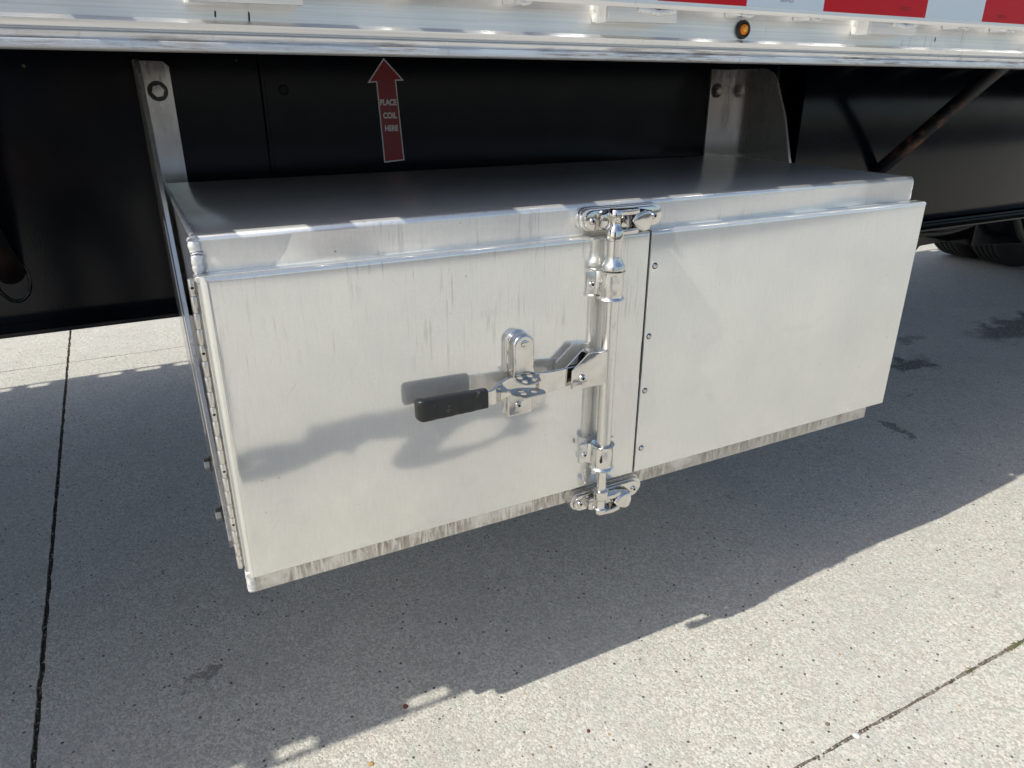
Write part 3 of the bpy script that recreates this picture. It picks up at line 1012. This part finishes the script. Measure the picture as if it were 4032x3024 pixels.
# arrow sticker on the web
ax, ay = 1.0065, 1.339
arrow = [(.975, 1.148), (1.076, 1.1545), (1.056, 1.5055), (1.094, 1.507), (1.003, 1.600), (.920, 1.496), (.961, 1.4985)]
def inset(poly, d):
    out = []
    n = len(poly)
    for i in range(n):
        a, b, c = Vector(poly[i-1]), Vector(poly[i]), Vector(poly[(i+1) % n])
        e1, e2 = (b-a).normalized(), (c-b).normalized()
        n1, n2 = Vector((-e1.y, e1.x)), Vector((-e2.y, e2.x))
        k = (n1+n2); k = k/(k.length_squared/2) if k.length > 1e-6 else n1
        out.append(tuple(b+k*d))
    return out
mb = MB(); mb.prism(arrow, ay, ay-.0012)
st = mb.build('arrow_sticker', M['swhite'], trailer, 'red arrow sticker pointing up with white outline', sm=0)
mb = MB(); mb.prism(inset(arrow, .0055), ay-.0013, ay-.0022)
mb.build('arrow_field', M['sred'], st, sm=0)
for w_, z, wd in (('PLACE', 1.4125, .80), ('COIL', 1.3555, .84), ('HERE', 1.300, .80)):
    text_mesh('lettering', w_, .0345, M['swhite'], st, {'PLACE': 1.0115, 'COIL': 1.0165, 'HERE': 1.0195}[w_], ay-.0028, z, .0003, .0016, wd)

# ================================================================== THE TOOLBOX
box = empty('toolbox', P(1.53, .66, -.10), 'wide bare aluminium toolbox hung under the trailer, with a door and cam latch', 'toolbox')
# body: sheet box with rolled front edge
BL, BR, BF, BB, BT, BZ = .0093, 3.052, .060, 1.329, 1.1062, -.1009
def arc2(cx, cz, r, a0, a1, n):
    return [(cx+math.cos(math.radians(a0+(a1-a0)*i/n))*r, cz+math.sin(math.radians(a0+(a1-a0)*i/n))*r) for i in range(n+1)]
r = .020
pr = arc2(BF+r, BT-r, r, 180, 90, 8)+[(BB-.01, BT), (BB, BT-.01), (BB, BZ), (BF+.006, BZ), (BF, BZ+.006)]
mb = MB(); mb.prism(pr, BL, BR, 'x', bevel=.002, seg=1)
body = mb.build('box_body', M['body'], box, sm=50)
beads(body, [
    ([(BL+.003, BF+.010, BT-.012), (BL+.004, BF+.002, 1.085), (BL+.004, BF-.002, 1.05), (BL+.002, BF-.003, 1.002)], .0165, .0040),
    ([(BL+.004, BF+.004, -.002), (BL+.003, BF+.002, -.05), (BL+.005, BF+.004, BZ+.008)], .0150, .0040),
    ([(BL+.002, BF+.022, BT-.004), (BL+.004, .50, BT-.003), (BL+.004, 1.32, BT-.003)], .0085, .006),
    ([(BR-.001, BF+.004, BT-.02), (BR-.001, BF+.003, 1.005)], .005, .006),
    ([(BR-.002, BF+.014, BT-.003), (BR-.002, 1.3, BT-.002)], .003, .01)])
# door: folded pan, hinge on the left
def pan(x0, x1, z0, z1, y0, y1, rad, name, mat):
    q = bmesh.new()
    bmesh.ops.create_cube(q, size=1.0)
    for v in q.verts:
        v.co = P((x0+x1)/2+v.co.x*(x1-x0), (y0+y1)/2+v.co.y*(y1-y0), (z0+z1)/2+v.co.z*(z1-z0))
    lo, hi = P(x0, y0, z0), P(x1, y1, z1)
    def sel(kind):
        out = []
        for e in q.edges:
            a, b = e.verts[0].co, e.verts[1].co
            if abs(a.y-lo.y) > 1e-4*9 or abs(b.y-lo.y) > 1e-4*9: continue
            if kind == 'L' and max(a.x, b.x) < lo.x+.02: out.append(e)
            if kind == 'R' and min(a.x, b.x) > hi.x-.02: out.append(e)
            if kind == 'T' and min(a.z, b.z) > hi.z-.02: out.append(e)
            if kind == 'B' and max(a.z, b.z) < lo.z+.02: out.append(e)
        return out
    for k_, r_ in zip('LTRB', rad):
        bmesh.ops.bevel(q, geom=sel(k_), offset=r_*S, segments=6, profile=0.5, affect='EDGES')
    mb = MB(); mb.merge(q)
    return mb.build(name, mat, box, sm=50)
door = pan(0.0, 1.5290, 0.0, 1.0, .0, .0585, (.031, .017, .004, .005), 'door', M['door'])
fixed = pan(1.5385, 3.090, 0.0, 1.0, .0, .0588, (.004, .016, .009, .006), 'fixed_panel', M['panel'])
mb = MB(); mb.box(1.5300, 1.5375, .010, .0575, .012, .988)
mb.build('gasket', M['gasket'], box, sm=0)
mb = MB(); mb.box(1.5262, 1.5300, -.0012, .0025, .42, .575, .0006, 1)
mb.build('gasket_lip', M['gasket'], box, sm=0)
beads(door, [([(.004, .012, .991), (.003, .035, .993), (.004, .056, .993)], .0085, .004), ([(.005, .008, .010), (.004, .04, .006)], .008, .004)])
beads(fixed, [([(3.084, .010, .992), (3.086, .05, .994)], .006, .005), ([(3.084, .008, .010), (3.086, .03, .006)], .0055, .005)])
# rivets along the door's hinge flange
for z in (.945, .895, .79, .655, .60, .50, .36, .25, .135, .095, .045):
    mb = MB(); mb.lathe([(0, -.0010), (.0050, -.0008), (.0060, 0)], (.0, .040, z), 'x', 12)
    mb.build('rivet', M['washer'], door)
# panel screws with a dark rim
for (x, z) in ((1.5615, .868), (1.5595, .593), (1.5600, .365), (1.5640, .108)):
    mb = MB(); mb.lathe([(0, -.0014), (.0105, -.0012), (.0125, .0)], (x, 0.0, z), 'y', 18)
    a_ = mb.build('panel_screw', M['darkhole'], fixed)
    mb = MB(); mb.lathe([(0, -.0062), (.004, -.0058), (.0072, -.004), (.0086, -.0012)], (x-.0005, 0.0, z), 'y', 16)
    # head of the screw joined to the same part level
    mb.build('screw_head', M['polished'], fixed)
# hinge
zt, zb, N = .988, .020, 20
L = (zt-zb)/N
hinge = MB(); hinge.box(-.0020, .0060, .0600, .0900, zb, zt)
hp = hinge.build('hinge', M['hinge'], box, 'long stainless piano hinge down the left side', sm=0)
kn = MB(); kn.lathe([(.0055, 0.0006), (.0084, .0006), (.0090, .0014), (.0090, L-.0014), (.0084, L-.0006), (.0055, L-.0006)], (-.0120, .0510, zb), 'z', 24)
k0 = kn.build('knuckle', M['hinge'], hp)
for i in range(1, N):
    k_ = k0.copy(); col.objects.link(k_); k_.location = (0, 0, i*L*S)
for i in (19, 15, 11, 7, 3):
    z = zb+(i+.5)*L
    mb = MB(); mb.lathe([(0, -.0102), (.0035, -.0102), (.0045, -.0092), (.0050, -.0075)], (-.0120, .0518, z), 'y', 12)
    mb.build('pin_hole', M['darkhole'], hp)
# mounting brackets
def bracket(side):
    left = side < 0
    xo, xi = (-.0245, -.0085) if left else (3.056, 3.072)
    f = [(1.332, 1.574), (1.10, 1.574)]+arc2(1.0, 1.474, .100, 85, 25, 6)+[(1.055, 1.48)] if False else None
    front = [(1.06, 1.575), (1.035, 1.570), (1.005, 1.556), (.98, 1.535), (.955, 1.50), (.925, 1.44), (.875, 1.34), (.80, 1.12)]
    if left:
        poly = [(1.335, 1.575)]+front+[(.66, .80), (.50, .48), (.30, .06), (.27, -.01), (.30, -.055), (.42, -.060), (.55, -.03), (1.10, .30), (1.335, .56)]
    else:
        poly = [(1.335, 1.575)]+front+[(.66, .80), (.50, .48), (.30, .06), (.35, -.05), (.55, -.03), (1.10, .30), (1.335, .56)]
    mb = MB(); mb.prism(poly, xo, xi, 'x', bevel=.0015, seg=1)
    if left:
        leg = (xi-.001, .106)
    else:
        leg = (2.928, xo+.001)
    x0, x1 = leg
    # back leg bolted on the web
    mb.prism([(x0, .60), (x1, .60), (x1, 1.555), (x1-(.02 if left else 0), 1.573), (x0+(0 if left else .004), 1.575), (x0, 1.573)], 1.322, 1.3385, 'y', bevel=.0012, seg=1)
    b = mb.build('mounting_bracket', M['bracket'], box, ('left' if left else 'right')+' mounting bracket plate of folded aluminium', sm=35)
    bx, bz = (.050, 1.463) if left else (2.972, 1.462)
    mb = MB(); mb.lathe([(0, -.006), (.036, -.006), (.038, -.004), (.038, 0)], (bx, 1.3215, bz), 'y', 24)
    mb.build('washer', M['washer'], b)
    mb = MB(); mb.prism(hexagon(bx, bz, .026, 12), 1.3150, 1.298, 'y', bevel=.002, seg=1)
    mb.lathe([(.018, .0), (.0175, -.006), (0, -.007)], (bx, 1.2985, bz), 'y', 18)
    mb.build('bolt', M['bolt'], b)
    return b
bl = bracket(-1)
br = bracket(1)
# nuts and a stiffening strip on the outer face of the left bracket
for (y, z) in ((.615, .135), (.36, .055)):
    mb = MB(); mb.lathe([(.030, 0), (.030, -.004), (0, -.004)], (-.0250, y, z), 'x', 20)
    mb.build('washer', M['washer'], bl)
    mb = MB()
    q = [(y+math.cos(math.radians(60*i+10))*.023, z+math.sin(math.radians(60*i+10))*.023) for i in range(6)]
    mb.prism(q, -.0295, -.050, 'x', bevel=.002, seg=1)
    mb.build('bolt', M['bolt'], bl)
mb = MB(); mb.prism([(.985, 1.02), (.90, 1.02), (.60, .27), (.63, .24)], -.0246, -.0275, 'x', bevel=.0008, seg=1)
mb.build('stiffening_strip', M['bracket'], bl)

# ---------------- cam latch: rod, guides, keepers
RX, RY = 1.340, -.048
rod = MB()
rod.lathe([(0, -.105), (.021, -.105), (.021, .085), (.0275, .098), (.0285, .12), (.0285, .884), (.0400, .890), (.0405, .903), (.0375, .908), (.0270, .926), (.0265, .94), (.0265, 1.02), (0, 1.02)], (RX, RY, 0), 'z', 32)
lock = rod.build('lock_rod', M['tube'], box, 'vertical lock rod')
def cam_end(zc, s):
    mb = MB()
    # collar (towards the rod), neck, outer flange
    mb.lathe([(.0265, s*-.066), (.031, s*-.063), (.031, s*-.030), (.029, s*-.026), (.020, s*-.018), (.017, 0), (.020, s*.014), (.027, s*.020), (.027, s*.036), (.024, s*.040), (0, s*.040)], (RX, RY, zc), 'z', 28)
    for za, zb_, rr in ((.022, .042, .026), (-.044, -.024, .027)):
        pts = []
        for i in range(9):
            a = math.radians(90+180*i/8)
            pts.append((RX+math.cos(a)*rr, RY+math.sin(a)*rr))
        pts += [(RX+.045, RY-.030), (RX+.082, RY-.022), (RX+.086, RY-.004), (RX+.070, RY+.014)]
        mb.prism(pts, zc+s*za, zc+s*zb_, 'z', bevel=.0045, seg=3)
    return mb.build('cam_end', M['polished'], lock, sm=40)
cam_end(1.056, 1)
cam_end(-.066, -1)
def keeper(zc, s, yb):
    mb = MB()
    mb.prism(stadium(1.410, zc, .178, .040), yb, yb-.030, 'y', bevel=.0025, seg=2)
    mb.prism(stadium(1.406, zc, .174, .038), yb-.0300, .004, 'y', bevel=.0025, seg=2)
    k = mb.build('keeper', M['bracket'], box, ('upper' if s > 0 else 'lower')+' keeper plate of the cam latch')
    mb = MB()
    mb.prism(stadium(1.400, zc, .160, .035), .0036, -.011, 'y', bevel=.0035, seg=2)
    # left lug: faceted block leaning over the cam
    mb.prism([(1.290, zc-.020), (1.318, zc-.031), (1.336, zc-.018), (1.338, zc+.020), (1.318, zc+.031), (1.290, zc+.024)], -.010, -.040, 'y', bevel=.006, seg=2)
    # right lug: bigger rounded wedge
    mb.prism([(1.392, zc), (1.408, zc+.022*1), (1.440, zc+.034), (1.474, zc+.030), (1.480, zc-.006), (1.468, zc-.036), (1.446, zc-.040), (1.412, zc-.024)], -.010, -.076, 'y', bevel=.011, seg=4)
    mb.build('keeper_casting', M['polished'], k)
    for x in (1.268, 1.530):
        button_screw(k, x, -.0112, zc, .0130)
    return k
keeper(1.056, 1, .0595)
keeper(-.068, -1, .0595)
def guide(z0, z1):
    zc = (z0+z1)/2
    mb = MB()
    mb.lathe([(.0295, z0-.002), (.046, z0-.003), (.049, z0+.001), (.047, z0+.006), (.041, z0+.010), (.0405, z0+.022), (.0435, z0+.030), (.0440, z1-.034), (.0425, z1-.018), (.044, z1-.006), (.047, z1-.002), (.0478, z1), (.0440, z1+.001), (.041, z1-.004), (.036, z1-.012), (.0295, z1-.014)], (RX, RY+.006, 0), 'z', 32)
    # saddle flanges left and right, stepping down to the door
    for s in (-1, 1):
        x_out = RX+s*.080
        x_mid = RX+s*.040
        pts = [(x_out, -.0005), (x_out, -.006), (x_mid+s*.012, -.0065), (x_mid, -.016), (x_mid-s*.002, -.034), (x_mid-s*.012, -.034), (x_mid-s*.012, -.0005)]
        mb.prism(pts, z0+.014, z1-.004, 'z', bevel=.002, seg=2)
    gde = mb.build('rod_guide', M['tube'], box, ('upper' if zc > .5 else 'lower')+' saddle that holds the lock rod', sm=45)
    button_screw(gde, RX-.060, -.0062, zc, .0125)
    button_screw(gde, RX+.064, -.0062, zc, .0125)
    return gde
guide(.782, .884)
gl = guide(.098, .200)
mb = MB(); mb.tube([(1.306, -.083, .142), (1.3055, -.087, .150), (1.3055, -.0865, .160), (1.306, -.083, .166)], [.002, .0058, .0055, .001], 8)
mb.build('hole', M['darkhole'], gl)
# hub on the rod and handle
mb = MB()
hubp = [(1.172, .470), (1.312, .470), (1.312, .596), (1.236, .604), (1.166, .545), (1.164, .480)]
mb.prism(hubp, -.078, -.0715, 'y', bevel=.0022, seg=2)
mb.prism(hubp, -.036, -.0295, 'y', bevel=.0022, seg=2)
mb.prism([(1.236, .5965), (1.312, .5895), (1.312, .597), (1.238, .6045)], -.0765, -.031, 'y', bevel=.0015, seg=1)
mb.prism([(1.166, .5385), (1.170, .5385), (1.236, .597), (1.234, .603)], -.0745, -.0725, 'y')
hub = mb.build('handle_hub', M['polished'], box, 'folded bracket welded to the rod that holds the handle')
mb = MB(); mb.bead([(1.3145, -.074, .472), (1.3145, -.073, .594)], .0035, .0045); mb.build('weld_bead', M['tube'], hub)
button_screw(hub, 1.208, -.0785, .513, .0145)
def sweep_bar(path, mat, name, parent, thick=.010, label=None, bev=.002):
    """flat bar on edge; path = [(x, y, z0, z1)]"""
    mb = MB()
    rings = []
    n = len(path)
    for i, (x, y, z0, z1) in enumerate(path):
        a = Vector(path[max(i-1, 0)][:2]); b = Vector(path[min(i+1, n-1)][:2])
        d = (b-a).normalized(); nr = Vector((-d.y, d.x))*thick/2
        e = bev
        ring = []
        for (s, zz, f) in ((1, z0+e, 1), (1, z1-e, 1), (1-2*e/thick, z1, 1), (-1+2*e/thick, z1, 1), (-1, z1-e, 1), (-1, z0+e, 1), (-1+2*e/thick, z0, 1), (1-2*e/thick, z0, 1)):
            ring.append(mb.v((x+nr.x*s, y+nr.y*s, zz)))
        rings.append(ring)
    for i in range(n-1):
        for k in range(8):
            mb.face((rings[i][k], rings[i][(k+1) % 8], rings[i+1][(k+1) % 8], rings[i+1][k]))
    mb.face(rings[0][::-1]); mb.face(rings[-1])
    return mb.build(name, mat, parent, label, sm=35)
ctrl = [(1.250, -.054, .486, .552), (1.190, -.054, .484, .553), (1.150, -.056, .482, .554), (1.100, -.064, .480, .556), (1.060, -.060, .480, .556), (1.020, -.042, .480, .553),
        (.980, -.036, .480, .552), (.930, -.038, .480, .550), (.895, -.050, .480, .545), (.868, -.068, .480, .540), (.850, -.077, .481, .536), (.815, -.079, .484, .534), (.76, -.0785, .486, .534), (.60, -.078, .488, .536)]
path = []
for i in range(len(ctrl)-1):
    p = [Vector(ctrl[max(i-1, 0)]), Vector(ctrl[i]), Vector(ctrl[i+1]), Vector(ctrl[min(i+2, len(ctrl)-1)])]
    for k in range(5):
        t = k/5
        path.append(tuple(0.5*((2*p[1])+(-p[0]+p[2])*t+(2*p[0]-5*p[1]+4*p[2]-p[3])*t*t+(-p[0]+3*p[1]-3*p[2]+p[3])*t**3)))
path.append(ctrl[-1])
handle = sweep_bar(path, M['polished'], 'handle', box, .011, 'flat steel handle with black vinyl grip')
# grip
g_ = MB()
rings = []
NS = 40
for i in range(NS+1):
    t = i/NS
    x = .581+(.826-.581)*t
    yc = -.079+(.010*((.12-t)/.12)**2 if t < .12 else 0)
    z0 = .474+.004*t+(.006*((.07-t)/.07)**2 if t < .07 else 0)
    z1 = .552-.007*t-(.006*((.07-t)/.07)**2 if t < .07 else 0)
    hy = .0185+.0012*math.sin(t*19)+.0006*math.sin(t*43)
    ring = []
    for k in range(20):
        a = 2*math.pi*k/20
        c, s = math.cos(a), math.sin(a)
        e = .35
        cy = math.copysign(abs(c)**e, c)*hy
        cz = math.copysign(abs(s)**e, s)*(z1-z0)/2
        ring.append(g_.v((x, yc+cy+.0007*noise.noise(Vector((x*60, k, 0))), (z0+z1)/2+cz+.0007*noise.noise(Vector((x*50, 0, k))))))
    rings.append(ring)
for i in range(NS):
    for k in range(20):
        g_.face((rings[i][k], rings[i][(k+1) % 20], rings[i+1][(k+1) % 20], rings[i+1][k]))
g_.face(rings[0][::-1]); g_.face(rings[-1])
g_.build('grip', M['rubber'], handle, sm=50)
# hasp over the handle
mb = MB()
def upstad(x0, x1, z0, z1):
    rr = (x1-x0)/2; cx = (x0+x1)/2
    return [(x0, z0), (x1, z0), (x1, z1-rr)]+[(cx+math.cos(math.radians(a))*rr, z1-rr+math.sin(math.radians(a))*rr) for a in range(15, 180, 15)]+[(x0, z1-rr)]
mb.prism(upstad(.943, 1.031, .570, .707), -.0005, -.0045, 'y', bevel=.001, seg=1)
mb.prism(upstad(.946, 1.028, .553, .703), -.0040, -.052, 'y', bevel=.0095, seg=5)
hasp = mb.build('hasp', M['polished'], box, 'round topped hasp above the handle', sm=50)
mb = MB(); mb.lathe([(.0155, .0), (.0155, -.0022), (.0140, -.0032), (0, -.0034)], (.9885, -.0520, .668), 'y', 24)
mb.build('rivet', M['polished'], hasp)
def circ(cx, cy, r, n=16):
    return [(cx+math.cos(2*math.pi*i/n)*r, cy+math.sin(2*math.pi*i/n)*r) for i in range(n)]
tab = [(.946, .0), (1.030, .0), (1.036, .030), (1.032, .050), (1.018, .060), (.975, .062), (.956, .052), (.946, .030)]
# upper tab bends out from the hasp's lower edge, lower tab from the catch
holed_plate('hasp_tab', [(a-.988, b) for a, b in tab], [circ(.966-.988, .013, .0105), circ(1.006-.988, .013, .0105), circ(.972-.988, .041, .0105), circ(1.012-.988, .041, .0105)], .006,
            (.988, -.044, .552), (1, 0, 0), (0, -.94, -.22), M['tab'], hasp)
catchp = MB()
catchp.prism(rrect(.938, 1.036, .392, .482, .006), -.0005, -.026, 'y', bevel=.006, seg=3)
catchp.prism([(1.034, .399), (1.088, .416), (1.092, .480), (1.088, .488), (1.034, .480)], -.020, -.0265, 'y', bevel=.002, seg=1)
catch = catchp.build('catch_bracket', M['polished'], box, 'lower catch bracket below the handle')
holed_plate('catch_tab', [(-.052, 0), (.062, 0), (.066, .045), (.060, .056), (-.020, .060), (-.034, .052), (-.052, .020)], [circ(-.012, .028, .0115), circ(.030, .028, .0115)], .006,
            (.996, -.026, .4855), (1, 0, 0), (0, -1, -.05), M['tab'], catch)
button_screw(catch, .976, -.0262, .434, .0135)

# ================================================================== THE PHOTOGRAPHER (seen only as a reflected shadow in the polished door)
def skin_body(name, verts, edges, radii, mat, parent, root=0, sub=2):
    me = bpy.data.meshes.new(name)
    rl = root_of(parent).location if parent else Vector((0, 0, 0))
    me.from_pydata([tuple(Vector(v)-rl) for v in verts], edges, [])
    o = link(name, me, parent)
    sk = o.modifiers.new('skin', 'SKIN')
    lay = me.skin_vertices[0].data if me.skin_vertices else None
    if lay is None:
        o.modifiers.remove(sk)
        bm = bmesh.new(); bm.from_mesh(me); bm.verts.layers.skin.verify(); bm.to_mesh(me); bm.free()
        sk = o.modifiers.new('skin', 'SKIN')
        lay = me.skin_vertices[0].data
    for i, r_ in enumerate(radii):
        lay[i].radius = r_ if isinstance(r_, tuple) else (r_, r_)
        lay[i].use_root = (i == root)
    sk.use_smooth_shade = True
    ss = o.modifiers.new('sub', 'SUBSURF'); ss.levels = sub; ss.render_levels = sub
    dg = bpy.context.evaluated_depsgraph_get()
    m2 = bpy.data.meshes.new_from_object(o.evaluated_get(dg))
    o.modifiers.clear()
    o.data = m2
    m2.materials.clear(); m2.materials.append(mat)
    for p in m2.polygons: p.use_smooth = True
    return o

camp = P(-.1155, -2.0842, 1.4806)
fwd = Vector(R2); right = Vector(R0); upv = -Vector(R1)
pc = camp-fwd*.009+right*.055-upv*.016          # centre of the phone, lens in its upper left corner
q = bmesh.new(); bmesh.ops.create_cube(q, size=1)
for v in q.verts: v.co = Vector((v.co.x*.147, v.co.y*.072, v.co.z*.008))
bmesh.ops.bevel(q, geom=list(q.edges), offset=.0035, segments=2, affect='EDGES')
pm = bpy.data.meshes.new('phone'); q.to_mesh(pm); q.free(); pm.materials.append(M['phone']); smooth(pm, 50)
phone = link('phone', pm)
phone.matrix_world = Matrix.Translation(pc) @ Matrix(((right.x, upv.x, -fwd.x), (right.y, upv.y, -fwd.y), (right.z, upv.z, -fwd.z))).to_4x4()
tag(phone, 'dark smartphone held up by the photographer in front of the toolbox', 'phone')

px, py = -.27, -1.37       # metres, between the feet
YAW = math.atan2(R2[0], R2[1])
person = empty('person', Vector((px, py, 0)), 'person in grey shirt holding up a phone in front of the toolbox', 'person')
def turn(p):
    p = Vector(p); c, s = math.cos(-YAW), math.sin(-YAW)
    x, y = p.x-px, p.y-py
    return Vector((px+c*x-s*y, py+s*x+c*y, p.z))
hip = Vector((px, py-.17, .93)); chest = Vector((px, py-.15, 1.28)); neck = Vector((px, py-.02, 1.46))
headc = Vector((px+.0, py+.05, 1.58))
V, Ed, Ra = [], [], []
def add(p, r_, par=None, raw=False):
    V.append(Vector(p) if raw else turn(p)); Ra.append(r_)
    if par is not None: Ed.append((par, len(V)-1))
    return len(V)-1
i_h = add(hip, (.16, .12))
i_b = add(hip+Vector((0, -.01, .17)), (.14, .11), i_h)
i_c = add(chest, (.165, .12), i_b)
i_n = add(neck, (.055, .06), i_c)
i_k = add(headc+Vector((0, -.02, -.07)), (.065, .075), i_n)
i_f = add(headc+Vector((0, 0, .02)), (.078, .095), i_k)
i_t = add(headc+Vector((0, -.01, .10)), (.055, .065), i_f)
hands = {}
for s in (-1, 1):
    hp_ = add(hip+Vector((s*.09, 0, -.08)), (.095, .095), i_h)
    kn_ = add((px+s*.12, py+.03, .50), .062, hp_)
    an = add((px+s*.13, py-.02, .10), .042, kn_)
    ft = add((px+s*.14, py+.13, .045), (.042, .032), an)
    sh = add((px+s*.19, py-.08, 1.41), .062, i_c)
    tgt = pc+right*(s*.085)-fwd*.012
    elb = turn((px+s*.29, py+(.17 if s < 0 else .02), 1.10))
    el_ = add(elb, .042, sh, True)
    wr = tgt-(tgt-elb).normalized()*.085
    w_ = add(wr, (.028, .024), el_, True)
    pl = add(wr.lerp(tgt, .62), (.036, .020), w_, True)
    hands[s] = (w_, pl, tgt, wr)
    d = (tgt-wr).normalized()
    side = upv
    for f_ in range(4):
        b0 = add(wr.lerp(tgt, .85)+side*(.030-.020*f_), .0092, pl)
        ln = (.034, .040, .037, .028)[f_]
        b1 = add(V[b0]+d*ln*.6+fwd*.010-right*s*.004, .0085, b0)
        b2 = add(V[b1]+fwd*.010-right*s*ln*.7, .0075, b1)
    th = add(wr.lerp(tgt, .45)-fwd*.020-side*.015, .011, pl, True)
    th2 = add(V[th]+d*.030-right*s*.018-fwd*.004, .0095, th, True)
body_o = skin_body('body', V, Ed, Ra, M['skin'], person)
V2, Ed, Ra = [], [], []
V = V2
i_h = add(hip+Vector((0, 0, .0)), (.19, .165)); i_b = add(hip+Vector((0, -.01, .17)), (.18, .165), i_h); i_c = add(chest, (.19, .165), i_b)
i_n = add(neck-Vector((0, 0, .05)), (.085, .085), i_c)
for s in (-1, 1):
    sh = add((px+s*.20, py-.08, 1.40), .085, i_c)
    elb = turn((px+s*.29, py+(.17 if s < 0 else .02), 1.10))
    el_ = add(elb, .060, sh, True)
    add(elb.lerp(hands[s][3], .75), .045, el_, True)
skin_body('shirt', V, Ed, Ra, M['shirt'], person)
V, Ed, Ra = [], [], []
i_h = add(hip+Vector((0, 0, .02)), (.175, .135))
for s in (-1, 1):
    hp_ = add(hip+Vector((s*.09, 0, -.10)), (.115, .118), i_h)
    kn_ = add((px+s*.14, py+.03, .50), .09, hp_)
    add((px+s*.16, py-.02, .09), .078, kn_)
skin_body('trousers', V, Ed, Ra, M['trousers'], person)
for s in (-1, 1):
    V, Ed, Ra = [], [], []
    a0 = add((px+s*.13, py-.05, .055), (.048, .045)); a1 = add((px+s*.137, py+.06, .045), (.050, .040), a0); add((px+s*.145, py+.17, .038), (.042, .030), a1)
    skin_body('shoe', V, Ed, Ra, M['shoe'], person)
q = bmesh.new(); bmesh.ops.create_icosphere(q, subdivisions=3, radius=.098)
for v in q.verts:
    v.co.z *= 1.12; v.co.y *= 1.12
    v.co += headc+Vector((0, -.022, .045))
hm = bpy.data.meshes.new('hair')
bmesh.ops.delete(q, geom=[v for v in q.verts if (v.co-headc).y > .035 and (v.co-headc).z < .06], context='VERTS')
for v in q.verts: v.co = turn(v.co)-person.location
q.to_mesh(hm); q.free(); hm.materials.append(M['hair']); smooth(hm, 60)
link('hair', hm, person)
